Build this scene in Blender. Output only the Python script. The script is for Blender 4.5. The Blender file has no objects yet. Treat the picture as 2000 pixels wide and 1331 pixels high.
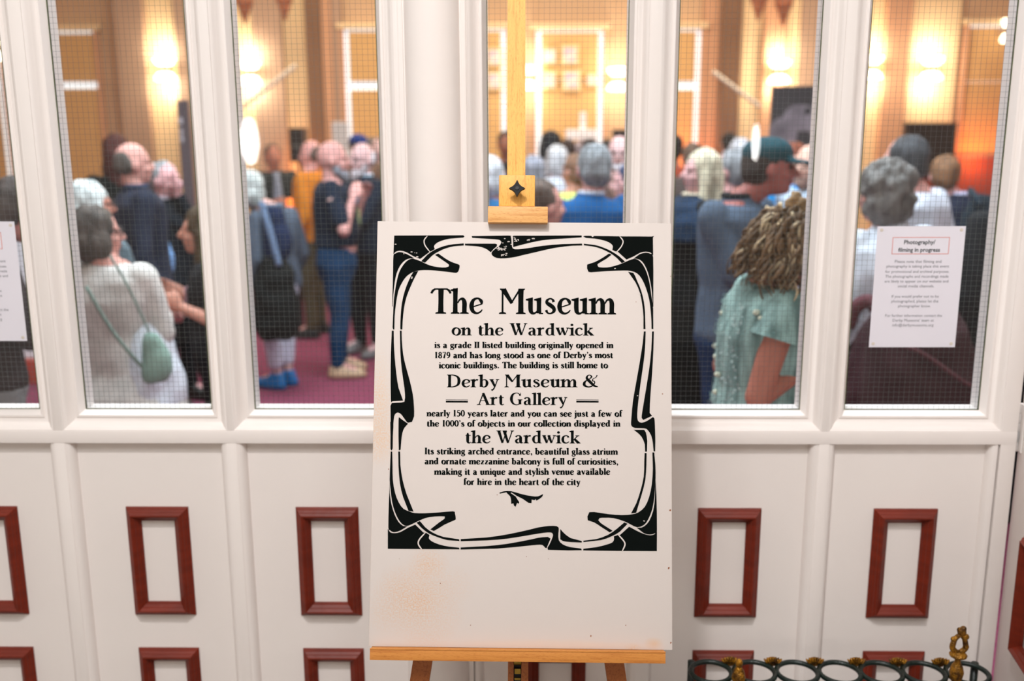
import bpy, bmesh, math, random
from mathutils import Vector, Matrix, Euler, noise
random.seed(7)
C = bpy.context.scene.collection
R_ = math.radians

# ------------------------------------------------------------------ camera
FPX = 1944.4
CAM = Vector((0, 0, 1.75))
def cam_basis(pitch=12.2, yaw=1.0, roll=.0038):
    t, p = R_(pitch), R_(yaw)
    F = Vector((-math.sin(p)*math.cos(t), math.cos(p)*math.cos(t), -math.sin(t)))
    R0 = Vector((math.cos(p), math.sin(p), 0)); U0 = R0.cross(F)
    return R0*math.cos(roll)-U0*math.sin(roll), U0*math.cos(roll)+R0*math.sin(roll), F
CR, CU, CF = cam_basis()
cd = bpy.data.cameras.new('camera'); cam = bpy.data.objects.new('camera', cd); C.objects.link(cam)
M = Matrix.Identity(4)
for i in range(3):
    M[i][0] = CR[i]; M[i][1] = CU[i]; M[i][2] = -CF[i]; M[i][3] = CAM[i]
cam.matrix_world = M
cd.sensor_width = 36; cd.lens = 35; cd.clip_start = .05
cd.dof.use_dof = True; cd.dof.focus_distance = 1.98; cd.dof.aperture_fstop = 2.0
bpy.context.scene.camera = cam
def ray(px, py): return CF + CR*((px-1000)/FPX) - CU*((py-665.5)/FPX)
def at(px, py, Y):
    d = ray(px, py); return CAM + d*(Y/d.y)

# ------------------------------------------------------------------ world, exposure
sc = bpy.context.scene
sc.view_settings.view_transform = 'Standard'; sc.view_settings.look = 'None'
sc.view_settings.gamma = 1; sc.view_settings.use_curve_mapping = False
sc.view_settings.exposure = 0.0
w = bpy.data.worlds.new('world'); sc.world = w; w.use_nodes = True
w.node_tree.nodes['Background'].inputs[0].default_value = (.9, .95, 1, 1)
w.node_tree.nodes['Background'].inputs[1].default_value = .3
sc.cycles.max_bounces = 8; sc.cycles.transparent_max_bounces = 16
sc.cycles.use_denoising = True
sc.cycles.sample_clamp_indirect = 4
sc.cycles.caustics_reflective = False; sc.cycles.caustics_refractive = False

# ------------------------------------------------------------------ lights
def area(name, loc, size, power, col, rot=(0, 0, 0), sy=None, shape=None):
    l = bpy.data.lights.new(name, 'AREA'); l.energy = power; l.color = col; l.size = size
    l.shape = shape or ('RECTANGLE' if sy else 'SQUARE')
    if sy: l.size_y = sy
    o = bpy.data.objects.new(name, l); C.objects.link(o); o.location = loc; o.rotation_euler = rot
    return o
area('foyer_downlight', (-.40, .10, 4.20), .22, 86, (1, .975, .965), shape='DISK')
area('foyer_fill_light', (-.2, -.7, 4.2), 2.6, 100, (.96, .98, 1), sy=1.6)  # soft fill added above the foyer, not a known fitting
area('hall_ceiling_light', (0, 4.9, 4.4), 6.5, 520, (.80, .91, 1), sy=2.6)
area('hall_back_light', (0, 10.3, 4.35), 9, 400, (1, .84, .64), sy=2.2)
SCONCES = [(2, 95, 13), (322, 135, 11.5), (488, 142, 11.5), (1030, 152, 12.9), (1207, 155, 12.9), (1522, 140, 11.2), (1702, 132, 11.2), (1820, 134, 11.2), (1966, 60, 11.2)]
def point(name, loc, power, col, r=.03, spot=None, rot=(0, 0, 0)):
    l = bpy.data.lights.new(name, 'SPOT' if spot else 'POINT'); l.energy = power; l.color = col; l.shadow_soft_size = r
    if spot: l.spot_size = R_(spot); l.spot_blend = .6
    o = bpy.data.objects.new(name, l); C.objects.link(o); o.location = loc; o.rotation_euler = rot
    return o

# ------------------------------------------------------------------ materials
def nodes(name):
    m = bpy.data.materials.new(name); m.use_nodes = True; nt = m.node_tree
    return m, nt, nt.nodes['Principled BSDF']
def ramp_noise(nt, cols, scale, detail=4, stretch=None, kind='ShaderNodeTexNoise', coord='Object', pos=(.35, .65)):
    tc = nt.nodes.new('ShaderNodeTexCoord'); mp = nt.nodes.new('ShaderNodeMapping')
    if stretch: mp.inputs['Scale'].default_value = stretch
    nt.links.new(tc.outputs[coord], mp.inputs[0])
    n = nt.nodes.new(kind); n.inputs['Scale'].default_value = scale
    if 'Detail' in n.inputs: n.inputs['Detail'].default_value = detail
    nt.links.new(mp.outputs[0], n.inputs['Vector'])
    r = nt.nodes.new('ShaderNodeValToRGB')
    el = r.color_ramp.elements
    while len(el) < len(cols): el.new(.5)
    for i, c in enumerate(cols):
        el[i].position = pos[0] + (pos[1]-pos[0])*i/(len(cols)-1); el[i].color = (*c, 1)
    nt.links.new(n.outputs[0], r.inputs[0])
    return r, n
def mat(name, c, rough=.6, var=.08, scale=8, metal=0, bump=0, bscale=60, stretch=None, spec=.5, c2=None):
    m, nt, b = nodes(name)
    c2 = c2 or tuple(x*(1-var) for x in c)
    r, n = ramp_noise(nt, [c2, c], scale, stretch=stretch)
    nt.links.new(r.outputs[0], b.inputs['Base Color'])
    b.inputs['Roughness'].default_value = rough; b.inputs['Metallic'].default_value = metal
    b.inputs['Specular IOR Level'].default_value = spec
    if bump:
        n2 = nt.nodes.new('ShaderNodeTexNoise'); n2.inputs['Scale'].default_value = bscale
        tc = nt.nodes.new('ShaderNodeTexCoord'); nt.links.new(tc.outputs['Object'], n2.inputs['Vector'])
        bp = nt.nodes.new('ShaderNodeBump'); bp.inputs['Strength'].default_value = bump; bp.inputs['Distance'].default_value = .01
        nt.links.new(n2.outputs[0], bp.inputs['Height']); nt.links.new(bp.outputs[0], b.inputs['Normal'])
    return m
def emat(name, c, s):
    m, nt, b = nodes(name)
    r, n = ramp_noise(nt, [tuple(x*.97 for x in c), c], 2)
    nt.links.new(r.outputs[0], b.inputs['Emission Color']); b.inputs['Emission Strength'].default_value = s
    b.inputs['Base Color'].default_value = (*c, 1)
    return m
_cache = {}
def srgb(r, g, b):
    return tuple(((x/255)/12.92 if x/255 <= .04045 else ((x/255+.055)/1.055)**2.4) for x in (r, g, b))
def cloth(r, g, b, kind='cloth'):
    k = (kind, r, g, b)
    if k not in _cache:
        c = srgb(r, g, b)
        if kind == 'cloth': m = mat('fabric', c, .9, .22, 14, bump=.25, bscale=45, spec=.2)
        elif kind == 'hair': m = mat('hair', c, .65, .5, 30, bump=.6, bscale=90, stretch=(1, 1, .25), spec=.25)
        elif kind == 'skin': m = mat('skin', c, .55, .12, 10, spec=.35)
        elif kind == 'leather': m = mat('leather', c, .45, .2, 12, bump=.2, spec=.4)
        _cache[k] = m
    return _cache[k]

paint = mat('white_paint', srgb(240, 232, 227), .42, .03, 1.5, bump=.05, bscale=25, spec=.4)
paint_back = paint
red_wood = mat('red_stained_wood', srgb(118, 37, 18), .45, .25, 5, stretch=(2, 2, 12), spec=.35, bump=.08)
def wood(name, c1, c2, grain_axis=1, rough=.5):
    m, nt, b = nodes(name)
    s = [26, 26, 26]; s[grain_axis] = 1.4
    r, n = ramp_noise(nt, [c2, c1, c1], 9, detail=6, stretch=tuple(s), pos=(.3, .7))
    tc = nt.nodes.new('ShaderNodeTexCoord'); mp = nt.nodes.new('ShaderNodeMapping')
    s2 = [900, 900, 900]; s2[grain_axis] = 120; mp.inputs['Scale'].default_value = s2
    n2 = nt.nodes.new('ShaderNodeTexNoise'); n2.inputs['Scale'].default_value = 1
    nt.links.new(tc.outputs['Object'], mp.inputs[0]); nt.links.new(mp.outputs[0], n2.inputs['Vector'])
    r2 = nt.nodes.new('ShaderNodeValToRGB'); r2.color_ramp.elements[0].position = .36; r2.color_ramp.elements[1].position = .44
    r2.color_ramp.elements[0].color = (.84, .74, .66, 1); r2.color_ramp.elements[1].color = (1, 1, 1, 1)
    nt.links.new(n2.outputs[0], r2.inputs[0])
    mx = nt.nodes.new('ShaderNodeMix'); mx.data_type = 'RGBA'; mx.blend_type = 'MULTIPLY'; mx.inputs['Factor'].default_value = 1
    nt.links.new(r.outputs[0], mx.inputs['A']); nt.links.new(r2.outputs[0], mx.inputs['B'])
    nt.links.new(mx.outputs['Result'], b.inputs['Base Color']); b.inputs['Roughness'].default_value = rough
    b.inputs['Specular IOR Level'].default_value = .35
    return m
beech_v = wood('beech_upright', srgb(232, 172, 84), srgb(214, 150, 66), 2)
beech_h = wood('beech_crosswise', srgb(226, 162, 88), srgb(204, 138, 68), 0)
beech_dark = wood('beech_ledge', srgb(200, 132, 62), srgb(180, 110, 46), 0)
beech_leg = wood('beech_leg', srgb(168, 98, 48), srgb(140, 76, 34), 2)
black_plastic = mat('black_plastic', (.006, .006, .007), .55, .2, 20, spec=.25)
ink = mat('black_ink', srgb(6, 11, 9), .85, .2, 300, spec=.08)
green_iron = mat('green_painted_iron', srgb(5, 28, 22), .4, .4, 20, bump=.15, bscale=120)
gilt = mat('gilt_metal', srgb(176, 122, 30), .38, .6, 60, metal=.6, c2=srgb(80, 50, 14), bump=.5, bscale=220)
brass = mat('brass', srgb(150, 120, 50), .3, .3, 40, metal=.9)
steel = mat('steel', (.6, .6, .6), .3, .1, 20, metal=1)

# ------------------------------------------------------------------ mesh helpers
class MB:
    def __init__(s): s.v = []; s.f = []; s.sm = False
    def add(s, vs, fs):
        o = len(s.v); s.v += [tuple(p) for p in vs]; s.f += [tuple(i+o for i in f) for f in fs]; return s
    def box(s, a, b, bev=0):
        x0, y0, z0 = [min(a[i], b[i]) for i in range(3)]; x1, y1, z1 = [max(a[i], b[i]) for i in range(3)]
        if bev:
            t = min(bev, (x1-x0)*.45, (y1-y0)*.45, (z1-z0)*.45)
            bm = bmesh.new(); bmesh.ops.create_cube(bm, size=1)
            for v in bm.verts: v.co = Vector(((x0+x1)/2+v.co.x*(x1-x0), (y0+y1)/2+v.co.y*(y1-y0), (z0+z1)/2+v.co.z*(z1-z0)))
            bmesh.ops.bevel(bm, geom=bm.edges[:], offset=t, segments=2, profile=.6, affect='EDGES')
            bm.verts.index_update(); s.add([v.co for v in bm.verts], [[v.index for v in f.verts] for f in bm.faces]); bm.free(); return s
        return s.add([(x0,y0,z0),(x1,y0,z0),(x1,y1,z0),(x0,y1,z0),(x0,y0,z1),(x1,y0,z1),(x1,y1,z1),(x0,y1,z1)],
              [(0,3,2,1),(4,5,6,7),(0,1,5,4),(1,2,6,5),(2,3,7,6),(3,0,4,7)])
    def loft(s, rings, cap=True, close=True):
        n = len(rings[0]); o = len(s.v)
        for r in rings: s.v += [tuple(p) for p in r]
        for k in range(len(rings)-1):
            for i in range(n if close else n-1):
                j = (i+1) % n; s.f.append((o+k*n+i, o+k*n+j, o+(k+1)*n+j, o+(k+1)*n+i))
        if cap: s.f.append(tuple(o+i for i in range(n))[::-1]); s.f.append(tuple(o+(len(rings)-1)*n+i for i in range(n)))
        return s
    def tube(s, pts, r, n=10, cap=True):
        pts = [Vector(p) for p in pts]; rs = r if isinstance(r, (list, tuple)) else [r]*len(pts)
        rings = []; up = None
        for i, p in enumerate(pts):
            t = (pts[min(i+1, len(pts)-1)]-pts[max(i-1, 0)]).normalized()
            if up is None: up = t.orthogonal().normalized()
            up = (up - t*up.dot(t)).normalized(); sd = t.cross(up)
            rings.append([p+(up*math.cos(2*math.pi*k/n)+sd*math.sin(2*math.pi*k/n))*rs[i] for k in range(n)])
        return s.loft(rings, cap)
    def ring(s, c, rx, ry, r, n=40, m=10, ax=(Vector((1,0,0)), Vector((0,1,0)))):
        c = Vector(c); rings = []; nz = ax[0].cross(ax[1])
        for i in range(n):
            a = 2*math.pi*i/n; d = (ax[0]*math.cos(a)*rx+ax[1]*math.sin(a)*ry); dn = (ax[0]*math.cos(a)+ax[1]*math.sin(a))
            rings.append([c+d+dn*(r*math.cos(2*math.pi*k/m))+nz*(r*math.sin(2*math.pi*k/m)) for k in range(m)])
        rings.append(rings[0]); return s.loft(rings, False)
    def lathe(s, c, prof, n=20, cap=True):
        c = Vector(c)
        return s.loft([[c+Vector((r*math.cos(2*math.pi*k/n), r*math.sin(2*math.pi*k/n), z)) for k in range(n)] for r, z in prof], cap)
    def ell(s, c, r, n=14, rot=None):
        c = Vector(c); r = (r, r, r) if not isinstance(r, (tuple, list)) else r; rings = []
        for i in range(1, n):
            a = math.pi*i/n
            ring = []
            for k in range(n+4):
                p = Vector((math.sin(a)*math.cos(2*math.pi*k/(n+4))*r[0], math.sin(a)*math.sin(2*math.pi*k/(n+4))*r[1], -math.cos(a)*r[2]))
                if rot: p = rot @ p
                ring.append(c+p)
            rings.append(ring)
        return s.loft(rings)
    def prism(s, poly, a, b):  # poly in the plane given by callables a(pt)->Vector front, b(pt)->Vector back
        n = len(poly); F = [a(p) for p in poly]; B = [b(p) for p in poly]
        return s.add(F+B, [tuple(range(n)), tuple(range(2*n-1, n-1, -1))]+[(i, i+n, (i+1) % n+n, (i+1) % n) for i in range(n)])
    def build(s, name, m, parent=None, smooth=False, mtx=None, ang=None):
        me = bpy.data.meshes.new(name); me.from_pydata(s.v, [], s.f); me.update()
        bm = bmesh.new(); bm.from_mesh(me); bmesh.ops.recalc_face_normals(bm, faces=bm.faces[:]); bm.to_mesh(me); bm.free()
        if m: me.materials.append(m)
        if smooth: me.shade_smooth()
        if ang: me.shade_smooth(); me.set_sharp_from_angle(angle=R_(ang))
        o = bpy.data.objects.new(name, me); C.objects.link(o)
        if parent: o.parent = parent
        if mtx is not None: o.matrix_local = mtx
        return o
def empty(name, loc=(0, 0, 0), mtx=None):
    o = bpy.data.objects.new(name, None); C.objects.link(o); o.location = loc; o.empty_display_size = .1
    if mtx is not None: o.matrix_world = mtx
    return o
def tag(o, label=None, cat=None, group=None, kind=None):
    if label: o['label'] = label
    if cat: o['category'] = cat
    if group: o['group'] = group
    if kind: o['kind'] = kind
    return o
def struct(o): o['kind'] = 'structure'; return o
def cr(pts, n=6, closed=False):   # Catmull-Rom through tuples
    out = []; N = len(pts)
    rng = range(N if closed else N-1)
    for i in rng:
        p = [pts[(i+k-1) % N] if closed else pts[min(max(i+k-1, 0), N-1)] for k in range(4)]
        for j in range(n):
            t = j/n
            out.append(tuple(.5*((2*p[1][d])+(-p[0][d]+p[2][d])*t+(2*p[0][d]-5*p[1][d]+4*p[2][d]-p[3][d])*t*t+(-p[0][d]+3*p[1][d]-3*p[2][d]+p[3][d])*t**3) for d in range(len(p[0]))))
    if not closed: out.append(tuple(pts[-1]))
    return out
# ------------------------------------------------------------------ room shell
YF = 2.38          # front plane of the glazed screen
YG = 2.405         # glass plane
YB = 2.455         # hall side of the screen
foyer_floor_m = mat('foyer_floor', srgb(112, 96, 84), .5, .3, 3)
wall_m = mat('foyer_wall', srgb(222, 218, 212), .8, .05, 2)
ceil_m = mat('ceiling_paint', srgb(232, 228, 220), .8, .04, 2)
carpet = mat('maroon_carpet', srgb(132, 66, 88), .95, .25, 40, bump=.4, bscale=200, spec=.1)
tan = mat('tan_wall', srgb(208, 172, 134), .75, .10, 1.2)
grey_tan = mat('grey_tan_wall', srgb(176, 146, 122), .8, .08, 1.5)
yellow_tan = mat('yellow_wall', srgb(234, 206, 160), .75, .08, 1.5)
brown_m = mat('brown_drape', srgb(128, 94, 68), .85, .2, 4, stretch=(8, 8, .5))
struct(MB().box((-3.2, -3.2, -.1), (3.2, YF+.06, 0)).build('floor_foyer', foyer_floor_m))
struct(MB().box((-7.6, YF+.06, -.1), (7.6, 13.6, 0)).build('floor_hall', carpet))
struct(MB().box((-3.2, -3.2, 4.3), (3.2, YB, 4.4)).build('ceiling_foyer', ceil_m))
struct(MB().box((-7.6, YB, 4.6), (7.6, 13.6, 4.7)).build('ceiling_hall', ceil_m))
struct(MB().box((-3.3, -3.2, 0), (-3.2, YB, 4.3)).build('wall_foyer_left', wall_m))
struct(MB().box((3.2, -3.2, 0), (3.3, YB, 4.3)).build('wall_foyer_right', wall_m))
struct(MB().box((-3.3, -3.3, 0), (3.3, -3.2, 4.3)).build('wall_foyer_rear', wall_m))
struct(MB().box((-7.7, YB+.1, 0), (-7.6, 13.6, 4.6)).build('wall_hall_left', tan))
struct(MB().box((7.6, YB+.1, 0), (7.7, 13.6, 4.6)).build('wall_hall_right', tan))
b = MB().box((-7.6, YF+.02, 3.0), (7.6, YB, 4.6))
b.box((-7.6, YF+.02, 0), (-1.64, YB, 3.0)); b.box((2.2, YF+.02, 0), (7.6, YB, 3.0))
struct(b.build('wall_hall_front', wall_m))

# ------------------------------------------------------------------ glazed screen
screen = struct(empty('wall_screen', (0, YF, 0)))
PIN = Matrix.Translation((0, -YF, 0))
def part(mb, name, m, parent=screen, **k):
    o = mb.build(name, m, parent, **k); o.matrix_local = PIN; return o
SEALS = [(-1.560, -1.236), (-1.119, -.799), (-.690, -.354), (-.098, .231), (.347, .675), (.786, 1.118)]
PC = [(a+c)/2 for a, c in SEALS]
ZG0, ZG1 = 1.0535, 2.62                              # glass opening
YR = 2.366                                           # face of stiles and rails
UW = .047
def frame_sweep(x0, x1, z0, z1, prof, y0, side=-1):
    corners = [(x0, z0, -1, -1), (x1, z0, 1, -1), (x1, z1, 1, 1), (x0, z1, -1, 1)]
    rings = [[Vector((cx+sx*u, y0+side*v, cz+sz*u)) for u, v in prof] for cx, cz, sx, sz in corners]
    rings.append(rings[0]); return MB().loft(rings, cap=False)
def stile(x0, x1, z0=0, z1=2.99, y0=YR):
    part(MB().box((x0, y0, z0), (x1, YB-.004, z1), .0015), 'stile', paint, ang=40)
ups = []
for (a0, a1), (b0, b1) in ((SEALS[0], SEALS[1]), (SEALS[1], SEALS[2]), (SEALS[3], SEALS[4]), (SEALS[4], SEALS[5])):
    ups.append((a1+UW, b0-UW)); m_ = (a1+b0)/2
    stile(a1+UW-.001, b0-UW+.001, z0=.99)
    stile(m_-.013, m_+.013, z1=.995)
XL = SEALS[0][0]-UW-.03
stile(XL, SEALS[0][0]-UW+.001)
stile(SEALS[2][1]+UW-.001, -.262); stile(-.19, SEALS[3][0]-UW+.001)
XR = SEALS[5][1]+.084
stile(SEALS[5][1]+UW-.001, XR)
for a, c in ((XL, -.262), (-.176, XR)):
    part(MB().box((a, YR-.0005, .975), (c, YB, ZG0-UW+.001), .0015), 'rail', paint, ang=40)
    part(MB().box((a, YR, 2.66), (c, YB, 2.99), .003), 'rail', paint, ang=40)
    part(MB().box((a, YR+.001, 0), (c, YB, .08), .003), 'rail', paint, ang=40)
glass_m, nt, b_ = nodes('glass')
for n in list(nt.nodes):
    if n.type == 'BSDF_PRINCIPLED': nt.nodes.remove(n)
tr = nt.nodes.new('ShaderNodeBsdfTransparent'); tr.inputs[0].default_value = (.965, .985, .975, 1)
gl = nt.nodes.new('ShaderNodeBsdfGlossy'); gl.inputs['Roughness'].default_value = .012
fr = nt.nodes.new('ShaderNodeFresnel'); fr.inputs['IOR'].default_value = 1.45
mx = nt.nodes.new('ShaderNodeMixShader')
nt.links.new(fr.outputs[0], mx.inputs[0]); nt.links.new(tr.outputs[0], mx.inputs[1]); nt.links.new(gl.outputs[0], mx.inputs[2])
nt.links.new(mx.outputs[0], nt.nodes['Material Output'].inputs[0])
wire_m = mat('wire', (.13, .14, .14), .45, .1, 50, metal=.3)
seal_m = mat('old_glazing_seal', srgb(84, 92, 56), .8, .4, 80)
pane_prof = [(-.0006, 0), (.0095, .018), (.0105, .020), (.013, .0205), (.0165, .0200), (.0180, .0172), (.0195, .0180), (.026, .0195), (.031, .0240), (.035, .0300), (.039, .0345), (.043, .0365), (.0435, .0385), (.047, .0388), (.047, .0), (-.0006, 0)]
back_prof = [(-.001, 0), (-.001, .040), (.012, .044), (.044, .044), (.044, 0), (-.001, 0)]
for i, xc in enumerate(PC):
    win = struct(empty('window_%d' % (i+1), (xc, YG, ZG0)))
    PW = Matrix.Translation((-xc, -YG, -ZG0))
    def wp(mb, name, m, **k):
        o = mb.build(name, m, win, **k); o.matrix_local = PW; return o
    x0, x1 = SEALS[i]
    wp(frame_sweep(x0, x1, ZG0, ZG1, pane_prof, YG), 'window_frame', paint, ang=35)
    wp(frame_sweep(x0, x1, ZG0, ZG1, back_prof, YG+.004, 1), 'back_frame', paint, ang=35)
    wp(frame_sweep(x0, x1, ZG0, ZG1, [(-.0016, .0), (-.0016, .0016), (.001, .0016), (.001, 0), (-.0016, 0)], YG), 'glazing_seal', seal_m)
    wp(MB().add([(x0-.006, YG, ZG0-.006), (x1+.006, YG, ZG0-.006), (x1+.006, YG, ZG1+.006), (x0-.006, YG, ZG1+.006)], [(0, 1, 2, 3)]), 'glass', glass_m)
    mb = MB(); wr = .00021
    k = 0; x = x0+.006+random.random()*.006
    while x < x1:
        mb.box((x-wr, YG+.002-wr, ZG0), (x+wr, YG+.002+wr, ZG1)); x += .0127
    z = ZG0+.006+random.random()*.006
    while z < ZG1:
        mb.box((x0, YG+.0025-wr, z-wr), (x1, YG+.0025+wr, z+wr)); z += .0127
    tag(wp(mb, 'wire_mesh', wire_m), kind='stuff', label='square mesh of thin wires inside the glass')
# lower panels: stiles, side beads, recessed panel
YP = 2.389
low = [(XL, PC[0], PC[1]), (0, PC[1], PC[2])]
def lower_panel(xa, xb):
    part(MB().box((xa, YP, .1), (xb, YB-.01, .98)), 'panel', paint)
    q = [(-.002, 0), (-.002, -.021), (.003, -.0215), (.010, -.0195), (.015, -.014), (.018, -.007), (.0195, -.001), (.0195, 0)]
    for x, s in ((xa, 1), (xb, -1)):
        rings = [[Vector((x+s*u, YP+v, z)) for u, v in q] for z in (.08, .976)]
        part(MB().loft(rings), 'panel_moulding', paint, ang=40)
edges_l = [XL+.055]+[(a+c)/2 for a, c in ups[:2]]+[-.30]
for k in range(3):
    xa = edges_l[k]+(.013 if k else 0); xb = edges_l[k+1]-(.013 if k < 2 else 0)
    lower_panel(xa, xb)
edges_r = [-.14]+[(a+c)/2 for a, c in ups[2:]]+[XR-.045]
for k in range(3):
    xa = edges_r[k]+(.013 if k else 0); xb = edges_r[k+1]-(.013 if k < 2 else 0)
    lower_panel(xa, xb)
# red applied frames
rp = [(0, 0), (0, .005), (.003, .0065), (.0035, .0100), (.010, .0165), (.0105, .0190), (.017, .0250), (.020, .0255), (.0205, .0225), (.026, .0180), (.0265, .0150), (.032, .0100), (.0325, .0065), (.037, .0040), (.037, 0), (0, 0)]
first = None
for xc in (-1.395, -.953, -.516, .069, .509, .953):
    for z0, z1 in ((.498, .798), (.102, .402)):
        fr_ = frame_sweep(xc-.080+.037, xc+.080-.037, z0+.037, z1-.037, rp, YP)
        part(fr_, 'red_frame', red_wood, ang=25)
# half-round column
colm = struct(empty('trim_1', (-.222, YF, 0)))
b = MB().loft([[Vector((-.222+.066*math.cos(a), YF+.004+.062*-math.sin(a), z)) for a in [math.pi*k/28 for k in range(29)]] for z in (0, 3.0)])
o = b.build('column_shaft', paint, colm, ang=50); o.matrix_local = Matrix.Translation((.222, -YF, 0))
for s in (-1, 1):
    b = MB().box((-.222+s*.066, YR-.004, 0), (-.222+s*.078, YB, 2.99), .002)
    o = b.build('column_fillet', paint, colm); o.matrix_local = Matrix.Translation((.222, -YF, 0))
# open door leaf at the right, hinged to the screen's end
HX = XR+.010
leaf = struct(empty('door_1', (HX, YF-.004, 0))); leaf.rotation_euler = (0, 0, R_(-98))
# local x runs along the leaf away from the hinge, local y = thickness
def lp(mb, name, m, parent=leaf, **k): return mb.build(name, m, parent, **k)
lp(MB().box((.0, .0, .02), (.80, .04, 2.4), .002), 'door_panel', paint, ang=40)
for x0 in (.14,):
    for z0, z1 in ((.485, .80), (.102, .402)):
        corners = [(x0+.037, z0+.037, -1, -1), (x0+.16-.037, z0+.037, 1, -1), (x0+.16-.037, z1-.037, 1, 1), (x0+.037, z1-.037, -1, 1)]
        rings = [[Vector((cx+sx*u, -.003-v, cz+sz*u)) for u, v in rp] for cx, cz, sx, sz in corners]; rings.append(rings[0])
        lp(MB().loft(rings, cap=False), 'red_frame', red_wood, ang=25)
hinge_m = mat('painted_hinge', srgb(236, 230, 226), .4, .05, 10)
hp = empty('hinge'); hp.parent = leaf
mbh = MB()
for k in range(5):
    z = .955+k*.0245
    MB().lathe((-.004, .0, z), [(.0065, 0), (.0075, .002), (.0075, .021), (.0065, .0235)], 12).build('hinge_knuckle', hinge_m, hp, ang=40)
MB().box((.0, -.003, .958), (.028, .0, 1.078), .001).build('hinge_plate', hinge_m, hp)
# ------------------------------------------------------------------ easel and board (local frame: x right, y up the board, z towards the viewer)
BO = Vector((-.017, 1.7778, .7489)); EX = Vector((.99993812, .00455027, -.01015172)); EY = Vector((.0084133, .28773269, .9576738)); EN = Vector((.00727866, -.95769995, .2876766))
BM_ = Matrix.Identity(4)
for i in range(3): BM_[i][0] = EX[i]; BM_[i][1] = EY[i]; BM_[i][2] = EN[i]; BM_[i][3] = BO[i]
def onboard(px, py, n=0):
    d = ray(px, py); t = (BO+EN*n-CAM).dot(EN)/d.dot(EN); v = CAM+d*t-BO
    return v.dot(EX), v.dot(EY)
def world2local(p): return BM_.inverted() @ Vector(p)
easel = tag(empty('easel', mtx=BM_), 'tall beechwood studio easel holding the museum text board', 'easel')
beech_l = wood('beech_upright_face', srgb(240, 178, 88), srgb(224, 156, 70), 1)
def ep(mb, name, m, **k): return mb.build(name, m, easel, **k)
MX0, MX1 = -.0365, .0005
mast = MB().loft([[Vector((x0, y, z)) for x0, z in (( -.0372+d, -.0062), (-.0004+d, -.0062), (-.0004+d, -.030), (-.0372+d, -.030))] for y, d in ((.14, .0085), (1.62, -.0035))])
ep(mast, 'mast', beech_l)
ep(MB().box((-.0515, .8745, -.004), (.0215, .9395, .013), .003), 'clamp_block', beech_l, ang=30)
ep(MB().box((-.0728, .8403, .0006), (.0475, .8735, .0195), .0016), 'clamp_bar', wood('beech_clamp', srgb(226, 170, 104), srgb(208, 148, 84), 0), ang=30)
ep(MB().box((-.0515, .8405, -.031), (.0215, .939, -.006), .002), 'clamp_back', beech_l)
# star knob
kb = []
for i in range(64):
    a = 2*math.pi*i/64; p_ = .56; q_ = max(.0060, .0215/(abs(math.cos(a))**p_+abs(math.sin(a))**p_)**(1/p_))
    kb.append((max(-.0160, min(.0160, q_*math.cos(a)))-.0146, max(-.0172, min(.0172, q_*math.sin(a)*1.06))+.9059))
kn = MB().loft([[Vector(((x+.0146)*s-.0146, (y-.9059)*s+.9059, z)) for x, y in kb] for z, s in ((.030, .96), (.0305, 1), (.039, 1), (.0405, .95))])
k_ = ep(kn, 'knob', black_plastic, ang=35)
MB().tube([(-.0146, .9059, .010), (-.0146, .9059, .031)], .0055, 16).build('knob_stem', black_plastic, k_)
MB().tube([(-.0146, .9059, .0405), (-.0146, .9059, .0418)], .0036, 16).build('knob_cap', mat('knob_cap', (.004, .004, .004), .5, .1, 20), k_)
# ledge
lb = MB().box((-.2915, -.0210, -.020), (.2806, -.0006, .0235), .0012)
ep(lb, 'ledge', beech_dark, ang=30)
ep(MB().box((-.2915, -.0010, .0215), (.2806, .0022, .0245), .0008), 'ledge_lip', beech_dark)
mk = mat('pencil_marks', srgb(60, 44, 30), .8, .1, 20)
mm = MB()
for x, y0, l, a in ((-.205, -.003, .012, 1.35), (-.187, -.003, .010, 1.1), (-.170, -.002, .006, 1.2), (-.150, -.002, .004, 1.0), (-.13, -.003, .004, .9), (-.075, -.019, .005, .5), (.063, -.003, .010, 1.57), (-.245, -.004, .004, 1.2), (-.222, -.003, .004, 1.1)):
    dx, dy = math.cos(a)*l, -math.sin(a)*l; nx, ny = -dy/l*.0004, dx/l*.0004
    mm.add([(x-nx, y0-ny, .02365), (x+nx, y0+ny, .02365), (x-dx+nx, y0+dy+ny, .02365), (x-dx-nx, y0+dy-ny, .02365)], [(0, 1, 2, 3)])
for x, y in ((-.276, -.012), (-.105, -.016), (.028, -.016), (.152, -.015), (.245, -.014)): mm.add([(x+.0007*math.cos(a), y+.0007*math.sin(a), .02365) for a in [k*math.pi/4 for k in range(8)]], [tuple(range(8))])
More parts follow.
